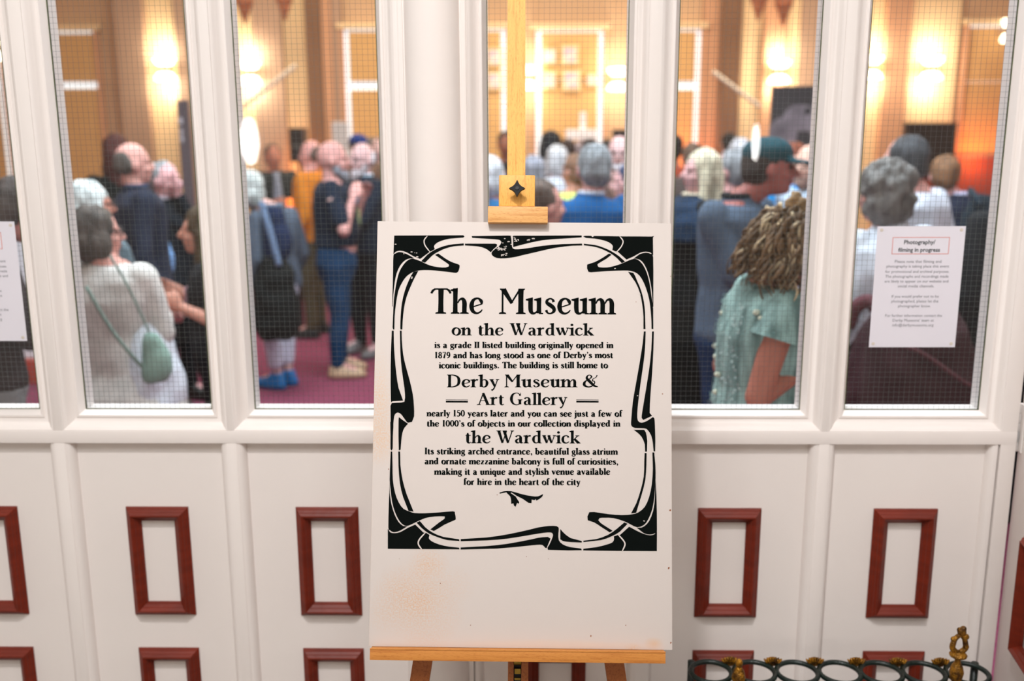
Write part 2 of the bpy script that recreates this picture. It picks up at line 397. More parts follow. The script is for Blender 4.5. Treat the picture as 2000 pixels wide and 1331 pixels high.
# legs (reach the floor z=0)
def leg(x_at0, slope, name='leg', z=-.052, w=.0385, t=.022):
    def P(y): return x_at0 + slope*y
    s = -(BO.z)/EY.z - .02
    top = .80
    rings = []
    for y in (s+.018, top):
        x = P(y)
        rings.append([Vector((x-w/2, y, z)), Vector((x+w/2, y, z)), Vector((x+w/2, y, z-t)), Vector((x-w/2, y, z-t))])
    ep(MB().loft(rings), name, beech_leg)
leg(-.1905, .145); leg(.1832, -.150)
ep(MB().box((-.0245, -.58, -.052), (-.0128, .14, -.075), .001), 'mast_rail', beech_leg); ep(MB().box((.0022, -.58, -.052), (.0165, .14, -.075), .001), 'mast_rail', beech_leg)
ep(MB().box((-.0128, -.6, -.067), (.0022, .14, -.075)), 'mast_track', mat('dark_track', (.02, .018, .015), .5, .1, 10))
hb = MB().tube([(-.0125, -.040, -.054), (.002, -.040, -.054)], .006, 14); hb.box((-.011, -.052, -.056), (.001, -.062, -.050)); hb.box((-.011, -.070, -.056), (.001, -.074, -.050))
ep(hb, 'ratchet', brass, smooth=False)
ep(MB().box((-.13, .12, -.052), (.13, .165, -.030), .002), 'crossbar', beech_leg)
ep(MB().box((-.30, -.40, -.052), (.30, -.36, -.030), .002), 'crossbar', beech_leg)
# rear leg to the floor
pa = world2local((-.035, 2.05, 1.35)); pb = world2local((-.035, 2.30, .012))
ep(MB().tube([pa, pb], .016, 4), 'rear_leg', beech_leg)

# board
bm_, nt, b = nodes('board_print_stock')
tc = nt.nodes.new('ShaderNodeTexCoord')
n1 = nt.nodes.new('ShaderNodeTexNoise'); n1.inputs['Scale'].default_value = 5; n1.inputs['Detail'].default_value = 8
n2 = nt.nodes.new('ShaderNodeTexNoise'); n2.inputs['Scale'].default_value = 330; n2.inputs['Detail'].default_value = 3
nt.links.new(tc.outputs['Object'], n1.inputs['Vector']); nt.links.new(tc.outputs['Object'], n2.inputs['Vector'])
base = nt.nodes.new('ShaderNodeRGB'); base.outputs[0].default_value = (*srgb(209, 199, 193), 1)
def spot(cx, cy, rx, ry, lo=1.15, hi=.35):
    mp = nt.nodes.new('ShaderNodeMapping'); mp.vector_type = 'TEXTURE'
    mp.inputs['Location'].default_value = (cx, cy, 0); mp.inputs['Scale'].default_value = (rx, ry, 1)
    nt.links.new(tc.outputs['Object'], mp.inputs[0])
    g = nt.nodes.new('ShaderNodeVectorMath'); g.operation = 'LENGTH'; nt.links.new(mp.outputs[0], g.inputs[0])
    a = nt.nodes.new('ShaderNodeMath'); a.operation = 'MULTIPLY_ADD'; a.inputs[1].default_value = 1.6; 
    nt.links.new(n1.outputs[0], a.inputs[0]); nt.links.new(g.outputs['Value'], a.inputs[2])
    r = nt.nodes.new('ShaderNodeMapRange'); r.inputs['From Min'].default_value = lo+.65; r.inputs['From Max'].default_value = hi+.65
    nt.links.new(a.outputs[0], r.inputs[0]); return r
cur = base.outputs[0]
def stain(mask, col, amt, speck=True):
    global cur
    f = mask.outputs[0]
    m1 = nt.nodes.new('ShaderNodeMath'); m1.operation = 'MULTIPLY'; m1.inputs[1].default_value = amt; nt.links.new(f, m1.inputs[0]); f = m1.outputs[0]
    if speck:
        s = nt.nodes.new('ShaderNodeMapRange'); s.inputs['From Min'].default_value = .38; s.inputs['From Max'].default_value = .62; nt.links.new(n2.outputs[0], s.inputs[0])
        m2 = nt.nodes.new('ShaderNodeMath'); m2.operation = 'MULTIPLY'; nt.links.new(f, m2.inputs[0]); nt.links.new(s.outputs[0], m2.inputs[1]); f = m2.outputs[0]
    mx = nt.nodes.new('ShaderNodeMix'); mx.data_type = 'RGBA'; nt.links.new(f, mx.inputs['Factor']); nt.links.new(cur, mx.inputs['A']); mx.inputs['B'].default_value = (*srgb(*col), 1)
    cur = mx.outputs['Result']
stain(spot(-.20, .09, .11, .10), (216, 170, 128), .75)
stain(spot(-.185, .16, .05, .04), (216, 170, 128), .6)
stain(spot(-.285, .48, .035, .12), (218, 176, 134), .6)
stain(spot(-.28, .40, .04, .05), (218, 176, 134), .5)
stain(spot(.262, .012, .022, .014), (212, 176, 140), .6, False)
stain(spot(.22, .002, .02, .01), (214, 176, 136), .6)
stain(spot(.05, .008, .32, .012, .9, .4), (220, 196, 176), .35, False)
nt.links.new(cur, b.inputs['Base Color']); b.inputs['Roughness'].default_value = .6; b.inputs['Specular IOR Level'].default_value = .25
board = tag(empty('text_board', mtx=BM_), 'large cream poster board with black art nouveau border and museum text on the easel', 'sign')
o = MB().box((-.297, 0, -.005), (.297, .8449, 0), .0004).build('panel', bm_, board, ang=30)
fo = MB().box((-.2972, .0002, -.0048), (.2972, .8447, -.0012)).build('core_edge', mat('board_edge', srgb(196, 150, 100), .8, .2, 30), board)
# worn nicks and specks
sp = MB(); spm = mat('foxing', srgb(150, 92, 60), .8, .3, 100)
for px, py, r in ((1309, 997, .0016), (1306, 1110, .002), (1310, 1256, .0016), (860, 1140, .0008), (919, 1222, .0009), (1154, 1243, .0012), (1222, 1222, .0008), (1028, 1088, .0008), (1071, 1092, .0006), (1294, 770, .001), (1242, 590, .0007), (971, 967, .0007), (759, 917, .0012), (780, 1092, .0006), (1310, 540, .0008)):
    u, v = onboard(px, py)
    u = min(u, .2965)
    rr = [r*(.6+.8*random.random()) for _ in range(9)]
    sp.add([(u+rr[k]*math.cos(k*.698), v+rr[k]*math.sin(k*.698)*1.3, .0002) for k in range(9)], [tuple(range(9))])
tag(sp.build('foxing', spm, board), kind='stuff')

# ---------------------------------------------------- lettering: a drawn serif alphabet
S = .175; X = .64
def strk(pts, n=7):
    P = cr(pts, n) if len(pts) > 2 else pts
    L = []; Rr = []
    for i, p in enumerate(P):
        a = P[max(i-1, 0)]; b = P[min(i+1, len(P)-1)]
        dx, dy = b[0]-a[0], b[1]-a[1]; l = math.hypot(dx, dy) or 1; nx, ny = -dy/l*p[2]/2, dx/l*p[2]/2
        L.append((p[0]+nx, p[1]+ny)); Rr.append((p[0]-nx, p[1]-ny))
    return [('quads', L, Rr)]
def poly(*p): return [('poly', list(p))]
def rc(x0, y0, x1, y1): return poly((x0, y0), (x1, y0), (x1, y1), (x0, y1))
def Vs(x, y0, y1, w=S): return strk([(x, y0, w*1.06), (x, (y0+y1)/2, w*.97), (x, y1, w*1.06)], 5)
def Ft(x, y=0, w=.34): return poly((x-w/2, y), (x+w/2, y), (x+w/2-.01, y+.045), (x+w*.22, y+.075), (x-w*.22, y+.075), (x-w/2+.01, y+.045))
def Tp(x, y, w=.34): return poly((x-w/2, y), (x+w/2, y), (x+w/2-.01, y-.045), (x+w*.22, y-.075), (x-w*.22, y-.075), (x-w/2+.01, y-.045))
def Fl(x, y): return poly((x-S/2-.10, y-.10), (x-S/2-.10, y-.045), (x+S/2, y+.02), (x+S/2, y-.14), (x-S/2, y-.12))
def dot(x, y, r): return poly(*[(x+r*math.cos(k*math.pi/7), y+r*math.sin(k*math.pi/7)) for k in range(14)])
def Ov(cx, cy, rx, ry, w1=S, w2=.07, tilt=0): return strk([(cx+rx*math.cos(2*math.pi*k/20), cy+ry*math.sin(2*math.pi*k/20), w2+(w1-w2)*abs(math.cos(2*math.pi*k/20+tilt))**1.3) for k in range(21)], 2)
bowlR = [(.16,.50,.05),(.28,.60,.07),(.42,.55,.11),(.48,.33,S),(.42,.09,.12),(.28,.02,.07),(.14,.09,.08)]
bowlL = [(.44,.52,.05),(.31,.60,.07),(.16,.53,.12),(.10,.32,S),(.15,.1,.12),(.28,.03,.07),(.44,.12,.05)]
arch = lambda x: strk([(x+.05,.42,.05),(x+.13,.56,.07),(x+.25,.575,.13),(x+.31,.44,S),(x+.31,.2,S),(x+.31,.03,S)])
G = {
'a': (.58, strk([(.09,.49,.13),(.14,.57,.10),(.25,.605,.07),(.35,.56,.12),(.385,.42,S),(.385,.14,S),(.43,.04,.11),(.54,.06,.04)])+strk([(.38,.37,.05),(.22,.33,.08),(.11,.22,.15),(.13,.08,.14),(.24,.03,.07),(.38,.13,.05)])),
'b': (.62, Vs(.13,.03,1)+Fl(.13,1)+strk(bowlR)), 'c': (.54, strk([(.45,.46,.14),(.41,.56,.10),(.30,.61,.07),(.15,.53,.12),(.09,.32,S),(.14,.11,.14),(.29,.025,.08),(.43,.08,.06),(.49,.15,.04)])),
'd': (.64, Vs(.46,.03,1)+Fl(.46,1)+strk(bowlL)+rc(.46,0,.62,.05)),
'e': (.56, strk([(.12,.27,.045),(.47,.385,.05)])+strk([(.475,.37,.06),(.46,.50,.13),(.33,.61,.07),(.16,.54,.12),(.09,.32,S),(.14,.11,.14),(.29,.025,.08),(.43,.08,.06),(.50,.17,.04)])),
'f': (.38, Vs(.16,0,.8)+strk([(.16,.78,S),(.18,.91,.13),(.27,.98,.08),(.37,.95,.09),(.40,.90,.12)])+rc(.03,.57,.34,.63)+Ft(.16)),
'g': (.56, Ov(.25,.42,.155,.185,.14,.06)+strk([(.15,.27,.06),(.10,.17,.08),(.19,.09,.11),(.38,.06,.14),(.48,-.06,.12),(.40,-.21,.07),(.22,-.25,.06),(.07,-.18,.09),(.08,-.05,.06),(.18,.07,.04)])+strk([(.37,.54,.05),(.44,.61,.07),(.51,.60,.11)])),
'h': (.63, Vs(.13,0,1)+Fl(.13,1)+Ft(.13)+arch(.17)+Ft(.48)), 'i': (.28, Vs(.14,0,.62)+Fl(.14,.64)+Ft(.14)+dot(.13,.86,.095)),
'j': (.28, Vs(.14,-.02,.62)+Fl(.14,.64)+dot(.13,.86,.095)+strk([(.14,0,S),(.12,-.16,.13),(.03,-.24,.08),(-.06,-.22,.11)])),
'k': (.64, Vs(.13,0,1)+Fl(.13,1)+Ft(.13)+strk([(.19,.25,.06),(.46,.58,.07)])+strk([(.26,.35,.15),(.52,.03,.19)])+Tp(.45,.63,.26)+Ft(.53,0,.24)),
'l': (.28, Vs(.14,0,1)+Fl(.14,1)+Ft(.14)), 'm': (.97, Vs(.13,0,.6)+Fl(.13,.64)+Ft(.13)+arch(.17)+Ft(.48)+arch(.52)+Ft(.83)),
'n': (.63, Vs(.13,0,.6)+Fl(.13,.64)+Ft(.13)+arch(.17)+Ft(.48)), 'o': (.60, Ov(.30,.315,.215,.295,tilt=.25)),
'p': (.62, Vs(.13,-.27,.6)+Fl(.13,.64)+Ft(.13,-.3)+strk(bowlR)), 'q': (.60, Vs(.46,-.27,.6)+Ft(.46,-.3)+strk(bowlL)),
'r': (.46, Vs(.13,0,.6)+Fl(.13,.64)+Ft(.13)+strk([(.19,.42,.05),(.25,.54,.08),(.33,.59,.11),(.41,.56,.15)])),
's': (.46, strk([(.36,.48,.12),(.32,.57,.08),(.22,.61,.06),(.11,.54,.10),(.11,.44,.13),(.22,.36,.16),(.35,.25,.15),(.37,.12,.12),(.25,.03,.06),(.13,.05,.07),(.07,.16,.11)])),
't': (.40, strk([(.17,.80,.08),(.17,.6,S),(.17,.18,S),(.20,.06,.13),(.28,.02,.08),(.38,.09,.04)])+rc(.03,.58,.36,.64)),
'u': (.63, strk([(.14,.6,S),(.14,.2,S),(.18,.07,.14),(.28,.03,.08),(.42,.13,.05)])+Fl(.14,.64)+Vs(.46,.03,.6)+Fl(.46,.64)+rc(.46,0,.62,.05)),
'v': (.56, strk([(.10,.60,.18),(.30,.03,.13)])+strk([(.31,.05,.05),(.47,.60,.06)])+Tp(.11,.64,.28)+Tp(.47,.64,.22)),
'w': (.86, strk([(.10,.60,.18),(.28,.03,.13)])+strk([(.29,.05,.05),(.44,.60,.06)])+strk([(.40,.60,.18),(.58,.03,.13)])+strk([(.59,.05,.05),(.76,.60,.06)])+Tp(.11,.64,.26)+Tp(.42,.64,.2)+Tp(.76,.64,.22)),
'y': (.56, strk([(.10,.60,.18),(.31,.06,.13)])+strk([(.47,.60,.06),(.32,.08,.07),(.22,-.15,.09),(.10,-.24,.13)])+Tp(.11,.64,.28)+Tp(.47,.64,.22)),
'z': (.52, rc(.06,.565,.46,.63)+rc(.05,0,.47,.065)+strk([(.40,.58,.15),(.12,.05,.15)])+rc(.06,.47,.11,.6)+rc(.42,.03,.47,.17)),
'T': (.78, Vs(.39,0,.97,.2)+Ft(.39,0,.42)+rc(.13,.945,.65,1.0)+strk([(.17,.97,.06),(.08,.91,.09),(.02,.80,.08)])+strk([(.61,.97,.06),(.70,.91,.09),(.76,.80,.08)])),
'M': (1.04, Vs(.14,0,.96,.07)+strk([(.17,.97,.20),(.50,.42,.12)])+strk([(.48,.44,.06),(.80,.97,.07)])+Vs(.84,0,.97,.2)+Ft(.14,0,.28)+Ft(.84,0,.38)+Tp(.15,1,.24)+Tp(.87,1,.26)),
'W': (1.10, strk([(.13,.97,.19),(.37,.03,.14)])+strk([(.38,.05,.06),(.62,.97,.07)])+strk([(.47,.97,.19),(.72,.03,.14)])+strk([(.73,.05,.06),(.98,.97,.07)])+Tp(.13,1,.32)+Tp(.50,1,.28)+Tp(.98,1,.24)),
'D': (.86, Vs(.16,0,1)+Ft(.14,0,.28)+Tp(.14,1,.28)+strk([(.14,.97,.06),(.42,.955,.08),(.66,.8,.14),(.73,.5,.19),(.66,.2,.14),(.42,.045,.08),(.14,.03,.06)])),
'A': (.88, strk([(.14,.03,.07),(.43,.99,.08)])+strk([(.41,.97,.17),(.72,.03,.19)])+rc(.23,.32,.60,.37)+Ft(.13,0,.28)+Ft(.74,0,.34)),
'G': (.88, strk([(.70,.76,.10),(.62,.92,.07),(.44,.98,.06),(.22,.85,.14),(.13,.5,.19),(.22,.16,.14),(.43,.02,.07),(.62,.07,.08),(.68,.18,.12)])+Vs(.69,.06,.42)+Tp(.70,.46,.32)+Vs(.73,.76,.99,.045)),
'I': (.34, Vs(.17,0,1)+Ft(.17)+Tp(.17,1)),
'1': (.46, Vs(.23,0,1,.16)+Ft(.23)+poly((.06,.84),(.15,.84),(.23,.9),(.23,1.0),(.17,.96))), '7': (.54, rc(.06,.89,.50,.98)+strk([(.46,.93,.07),(.33,.5,.13),(.24,0,.17)])+rc(.05,.8,.1,.96)),
'0': (.56, Ov(.28,.49,.20,.45,.14,.06)), '8': (.56, Ov(.28,.73,.15,.21,.12,.06)+Ov(.28,.26,.18,.23,.14,.07)),
'9': (.56, Ov(.27,.67,.17,.27,.13,.07)+strk([(.46,.62,.14),(.40,.27,.12),(.14,.02,.07)])), '5': (.54, rc(.13,.88,.46,.97)+strk([(.15,.94,.06),(.12,.56,.06)])+strk([(.12,.53,.05),(.28,.60,.08),(.42,.48,.14),(.43,.24,.15),(.30,.04,.08),(.12,.05,.08),(.08,.14,.10)])),
'&': (.98, strk([(.94,.04,.05),(.72,.12,.15),(.44,.46,.20),(.27,.72,.15),(.33,.92,.08),(.46,.96,.06),(.56,.84,.10),(.46,.68,.07),(.26,.54,.07),(.13,.38,.15),(.12,.17,.17),(.32,.03,.10),(.56,.08,.08),(.74,.32,.07),(.72,.48,.06),(.62,.50,.07),(.65,.66,.05),(.82,.78,.05),(.90,.96,.07)])),
'.': (.28, dot(.14,.09,.10)), ',': (.28, dot(.14,.09,.10)+strk([(.19,.08,.10),(.18,-.06,.06),(.10,-.16,.02)])), '’': (.26, dot(.12,.90,.09)+strk([(.17,.89,.09),(.16,.78,.05),(.09,.68,.02)])), ' ': (.34, [])}
printed = MB()
def glyph(mb, ch, org, dx, dy, zz, bold=1.0):
    def P(x, y): return (org[0]+dx[0]*x+dy[0]*y, org[1]+dx[1]*x+dy[1]*y, zz)
    for it in G[ch][1]:
        if it[0] == 'poly': mb.add([P(*p) for p in it[1]], [tuple(range(len(it[1])))])
        else:
            L, Rr = it[1], it[2]; n = len(L)
            if bold != 1:
                q_ = [((l[0]+r[0])/2, (l[1]+r[1])/2, (l[0]-r[0])/2*bold, (l[1]-r[1])/2*bold) for l, r in zip(L, Rr)]
                q_ = [(x, y, dx_+math.copysign(.012, dx_), dy_+math.copysign(.012, dy_)) for x, y, dx_, dy_ in q_]
                L = [(x+dx_, y+dy_) for x, y, dx_, dy_ in q_]; Rr = [(x-dx_, y-dy_) for x, y, dx_, dy_ in q_]
            mb.add([P(*p) for p in L]+[P(*p) for p in Rr], [(i, i+1, n+i+1, n+i) for i in range(n-1)])
def textline(s, xl, yl, xr, yr, caph, sq=1.0, wsp=1.0, zz=.0004):
    a = onboard(xl, yl); b = onboard(xr, yr); W = math.hypot(b[0]-a[0], b[1]-a[1]); ux, uy = (b[0]-a[0])/W, (b[1]-a[1])/W
    h = caph*.001018*(1.04 if caph < 15 else 1)
    adv = [G[c][0]*(wsp if c == ' ' else 1) for c in s]
    tot = sum(adv)*h*sq
    ls = .035*h; k = (W-ls*(len(s)-1))/tot; x = 0
    for c, ad in zip(s, adv):
        glyph(printed, c, (a[0]+ux*x, a[1]+uy*x), (ux*h*sq*k, uy*h*sq*k), (-uy*h, ux*h), zz, 1.28 if caph < 15 else 1)
        x += ad*h*sq*k+ls
LINES = [("The Museum", 841, 613, 1202, 614.6, 50.5, 1.06, 1.5), ("on the Wardwick", 882, 655.4, 1160, 655.8, 24.3, 1.1, 1), ("is a grade II listed building originally opened in", 848.8, 680, 1198, 680.4, 12, .98, 1),
 ("1879 and has long stood as one of Derby’s most", 848.8, 700.2, 1197.4, 699.8, 12, 1, 1), ("iconic buildings. The building is still home to", 857.4, 719.8, 1187.4, 719.5, 12, 1, 1),
 ("Derby Museum &", 873, 756.8, 1169, 756.8, 24.8, 1.08, .8), ("Art Gallery", 931.3, 791.5, 1107.7, 791.6, 24, 1.04, .8),
 ("nearly 150 years later and you can see just a few of", 833.6, 813.7, 1215, 814.3, 12, 1, 1), ("the 1000’s of objects in our collection displayed in", 833.6, 833.5, 1211.6, 833.7, 12, 1, 1),
 ("the Wardwick", 908.2, 866.1, 1133.6, 866.6, 24.8, 1.12, .9), ("Its striking arched entrance, beautiful glass atrium", 829.5, 887.7, 1206.6, 888.6, 12.2, 1, 1),
 ("and ornate mezzanine balcony is full of curiosities,", 829.5, 907.2, 1207.6, 908.1, 12.2, 1, 1), ("making it a unique and stylish venue available", 848.3, 927.8, 1191.8, 927.8, 12.2, 1, 1), ("for hire in the heart of the city", 905.5, 947.6, 1133.6, 948, 12.2, 1, 1)]
for L in LINES: textline(*L)
def Zc(region, s):
    return lambda x, y: (region[0]+x/s, region[1]+y/s)
a6 = Zc((740, 430), 6.337); a7 = Zc((1020, 430), 6.337); a2 = Zc((740, 430), 3.168); a3 = Zc((1130, 430), 3.168); a4 = Zc((740, 820), 4.753); a5 = Zc((1030, 820), 4.753); al = Zc((820, 780), 4.762); ah = Zc((820, 540), 4.762)
from mathutils.geometry import tessellate_polygon
def shape(mb, pieces, z=.0004, smooth=2):
    pts = []
    for f, L in pieces: pts += [f(*p) for p in L]
    if smooth:
        # keep sharp corners, round the gentle ones
        n = len(pts); out = []
        C_ = cr(pts, smooth, closed=True)
        for i in range(n):
            p0, p1, p2, p3 = pts[i-1], pts[i], pts[(i+1) % n], pts[(i+2) % n]
            def ang(a, b, c):
                v = (b[0]-a[0], b[1]-a[1]); w_ = (c[0]-b[0], c[1]-b[1]); l = math.hypot(*v)*math.hypot(*w_) or 1
                return (v[0]*w_[0]+v[1]*w_[1])/l
            sharp = ang(p0, p1, p2) < .55 or ang(p1, p2, p3) < .55
            seg = C_[i*smooth:(i+1)*smooth]
            if sharp: out.append(p1)
            else: out += seg
        pts = out
    q = [onboard(*p) for p in pts]
    tris = tessellate_polygon([[Vector((x, y, 0)) for x, y in q]])
    mb.add([(x, y, z) for x, y in q], tris)
SH = [
 [(a6, [(190,193),(1045,190),(1060,205),(1045,218),(880,230),(760,262),(700,298),(682,330),(692,362),(650,385),(628,395),(510,482),(430,450),(340,398),(262,380),(205,395),(180,425)])],
 [(a6, [(180,440),(205,415),(250,397),(310,408),(380,440),(440,475),(385,476),(325,498),(265,562),(220,660),(195,780),(180,920),(172,1075),(166,1070),(172,800),(176,600)])],
 [(a6, [(192,1356),(195,1200),(210,1050),(240,880),(290,770),(340,700),(410,650),(480,628),(560,620),(700,625),(900,648),(965,652),(990,620),(1000,570),(985,550),(900,520),(820,475),(735,415),(695,432),(845,535),(868,555),(865,575),(830,588),(740,585),(640,565),(560,532),(520,512),(440,483),(400,480),(350,505),(300,560),(250,650),(215,790),(190,950),(180,1080),(170,1331),(176,1356)])],
 [(a6, [(525,510),(600,430),(690,370),(800,325),(920,300),(1050,290),(1052,315),(930,325),(830,350),(740,390),(660,440),(570,530)])],
 [(a6, [(430,640),(488,632),(440,720),(390,830),(340,960),(310,1100),(295,1250),(290,1356),(267,1356),(265,1331),(270,1180),(285,1030),(320,880),(370,750)])],
 [(a2, [(80,685),(92,685),(93,760),(98,850),(108,950),(122,1040),(150,1118),(85,1122),(74,1108),(73,900),(76,780)])],
 [(a2, [(130,685),(141,685),(142,740),(150,830),(165,900),(190,990),(210,1080),(217,1150),(218,1215),(205,1250),(180,1255),(165,1240),(140,1205),(120,1192),(105,1197),(95,1215),(90,1260)]), (a4, [(135,70),(130,150),(128,270),(118,288),(108,275),(108,150),(106,20)]), (a2, [(73,1250),(72,1150),(80,1133),(140,1130),(158,1125),(162,1100),(158,1040),(142,930),(133,820)])],
 [(a4, [(186,-23),(215,0),(270,38),(238,75),(218,125),(208,200),(202,280),(185,287),(182,150),(183,0)])],
 [(a4, [(110,297),(124,297),(127,420),(130,560),(150,680),(185,770),(230,830),(290,855),(330,868),(430,870),(560,862),(690,852),(706,870),(714,920),(700,935),(610,975),(510,1035),(478,1020),(560,955),(610,920),(612,900),(590,898),(520,900),(430,915),(340,955),(275,985),(235,983),(190,940),(150,860),(122,760),(108,640),(100,560),(105,420)])],
 [(a4, [(100,580),(92,800),(88,1005),(100,1025),(125,1042),(150,1045),(200,1030),(262,993),(225,988),(182,950),(145,880),(115,780),(102,680)])],
 [(a4, [(83,1015),(105,1047),(145,1055),(200,1045),(270,1005),(338,975),(412,1048),(440,1052),(470,1072),(463,1100),(490,1130),(560,1160),(650,1180),(745,1190),(748,1205),(400,1203),(83,1200)])],
 [(a4, [(180,297),(197,297),(200,420),(220,560),(260,700),(322,855),(275,848),(225,720),(195,590),(182,430)])],
 [(a4, [(350,958),(380,942),(430,1000),(500,1050),(600,1090),(745,1112),(748,1128),(640,1120),(540,1090),(460,1055),(395,1005)])],
 [(a4, [(760,1188),(1000,1175),(1200,1153)]), (a5, [(47,1110),(100,1098),(190,1090),(215,1105),(205,1130),(178,1195),(165,1190),(140,1165),(90,1163),(0,1172)]), (a4, [(1100,1198),(758,1207)])],
 [(a4, [(760,1110),(1000,1095),(1200,1065)]), (a5, [(20,1022),(100,1002),(200,988),(270,990),(292,1010),(288,1060),(292,1120),(330,1160),(400,1185),(500,1198),(505,1213),(380,1215),(190,1210),(187,1190),(205,1160),(235,1090),(235,1062),(215,1048),(150,1052),(47,1068)]), (a4, [(1200,1105),(1000,1122),(760,1130)])],
 [(a5, [(305,1015),(330,1045),(400,1100),(505,1128),(505,1142),(400,1138),(330,1128),(305,1112)])],
 [(a5, [(520,1125),(640,1110),(750,1070),(830,1015),(900,955),(930,968),(860,1040),(780,1085),(680,1120),(520,1138)])],
 [(a5, [(520,1200),(640,1185),(740,1160),(790,1140),(805,1110),(803,1085),(840,1072),(862,1070),(945,995),(1010,1030),(1080,1062),(1140,1075),(1180,1065),(1203,1040),(1202,1222),(860,1220),(518,1215)])],
 [(a5, [(1160,305),(1178,305),(1188,420),(1190,540),(1180,700),(1160,830),(1120,930),(1080,980),(1020,1000),(960,975),(900,945),(800,915),(720,912),(670,915),(658,935),(680,960),(740,1000),(790,1032),(765,1048),(690,1000),(620,955),(560,935),(557,900),(575,860),(620,858),(750,878),(880,887),(970,880),(1030,862),(1090,810),(1130,720),(1155,600),(1165,450)])],
 [(a5, [(1190,560),(1198,700),(1203,1030),(1185,1055),(1140,1068),(1080,1055),(1015,1005),(1060,1003),(1110,970),(1150,900),(1180,780)])],
 [(a5, [(1088,312),(1107,312),(1105,420),(1095,560),(1060,700),(1010,865),(962,872),(1010,780),(1050,660),(1080,530),(1085,400)])],
 [(a3, [(455,690),(466,690),(463,800),(455,950),(445,1080),(440,1195),(455,1212),(400,1238),(390,1225),(395,1180),(415,1060),(437,920),(450,800)])],
 [(a3, [(404,690),(415,690),(413,760),(405,860),(385,1000),(370,1120),(363,1200),(367,1242),(390,1255),(425,1243),(460,1220),(469,1228)]), (a5, [(1184,60),(1188,200),(1186,295),(1172,297),(1165,220),(1150,150),(1115,95),(1080,80),(1000,78),(968,60),(962,30)]), (a3, [(328,1210),(335,1130),(350,1040),(375,900),(397,760)])],
 [(a5, [(988,95),(1085,95),(1100,120),(1113,200),(1110,298),(1093,298),(1090,230),(1060,160),(1020,120)])],
 [(a7, [(755,205),(770,197),(855,197),(870,212),(890,198),(1240,203),(1600,205),(1617,220),(1620,440),(1590,405),(1530,392),(1460,405),(1380,450),(1290,490),(1185,395),(1150,388),(1115,370),(1122,330),(1100,295),(1030,258),(900,230),(790,222)])],
 [(a7, [(1375,480),(1450,425),(1530,405),(1590,420),(1620,460),(1622,800),(1622,1080),(1615,1070),(1605,900),(1585,770),(1555,650),(1510,550),(1460,495),(1400,478)])],
 [(a7, [(1230,540),(1320,500),(1380,482),(1430,492),(1490,550),(1540,650),(1575,780),(1600,950),(1620,1100),(1622,1350),(1600,1350),(1598,1250),(1590,1130),(1570,980),(1530,840),(1480,730),(1420,660),(1340,630),(1250,625),(1050,632),(850,647),(820,642),(802,600),(803,552),(900,520),(1000,465),(1075,415),(1105,430),(1040,480),(940,540),(935,565),(955,585),(1050,588),(1130,572)])],
 [(a7, [(762,293),(900,310),(1000,340),(1100,385),(1200,450),(1272,515),(1232,535),(1170,470),(1080,405),(960,350),(860,325),(762,313)])],
 [(a7, [(1310,642),(1375,655),(1420,750),(1470,870),(1505,1010),(1520,1150),(1525,1350),(1500,1350),(1500,1200),(1485,1050),(1455,900),(1400,770)])],
 [(a6, [(1148,200),(1600,193),(1630,205),(1640,240),(1648,330),(1680,362),(1780,357),(1901,340)]), (a7, [(250,320),(500,298),(740,292),(742,315),(620,318),(400,345),(200,390)]), (a6, [(1774,436),(1700,455),(1560,475),(1460,470),(1405,440),(1395,405),(1425,370),(1500,310),(1518,275),(1500,250),(1430,238),(1155,220)])],
 [(a6, [(1065,293),(1440,293),(1462,300),(1460,325),(1420,360),(1385,400),(1340,365),(1270,335),(1180,322),(1065,315)])],
 [(a6, [(1660,215),(1680,195),(1901,195)]), (a7, [(400,193),(735,192),(737,215),(500,230),(250,250)]), (a6, [(1800,298),(1662,335)])],
 [(al, [(738,872),(780,858),(850,857),(950,885),(1040,903),(1100,905),(1148,883),(1140,905),(1110,930),(1082,945),(1080,930),(1065,940),(1040,935),(1038,968),(1010,965),(960,930),(900,900),(850,868),(800,868),(745,880)])],
 [(al, [(800,862),(850,868),(845,875),(890,905),(925,960),(918,975),(905,965),(890,1003),(875,990),(870,970),(850,975),(848,940),(840,905),(815,880)])],
]
for s_ in SH: shape(printed, s_)
for x0, x1 in ((242, 447), (1455, 1662)):
    shape(printed, [(ah, [(x0,1148),(x1,1149),(x1,1154),(x0,1153)])], smooth=0); shape(printed, [(ah, [(x0,1160),(x1,1161),(x1,1175),(x0,1174)])], smooth=0)
printed.build('printed_text_and_border', ink, board)
white_ = MB()
def wline(f, pts, w):
    P = [f(*p) for p in pts]; P = cr(P, 6); q = [onboard(*p) for p in P]
    L = []; Rr = []; hw = w*.001018/2
    for i, p in enumerate(q):
        a, b = q[max(i-1, 0)], q[min(i+1, len(q)-1)]; l = math.hypot(b[0]-a[0], b[1]-a[1]) or 1
        t_ = hw*min(1, .45+.2*i, .45+.2*(len(q)-1-i)); nx, ny = -(b[1]-a[1])/l*t_, (b[0]-a[0])/l*t_
        L.append((p[0]+nx, p[1]+ny, .0007)); Rr.append((p[0]-nx, p[1]-ny, .0007))
    n = len(L); white_.add(L+Rr, [(i, i+1, n+i+1, n+i) for i in range(n-1)])
wline(a6, [(600,200),(562,250),(572,315),(632,395)], 2.2); wline(a7, [(1205,203),(1247,262),(1225,330),(1165,400)], 2.2)
wline(a4, [(432,1050),(375,1115),(368,1160),(400,1206)], 2.6); wline(a5, [(842,1068),(893,1125),(905,1165),(880,1222)], 2.6)
rs = random.Random(3)
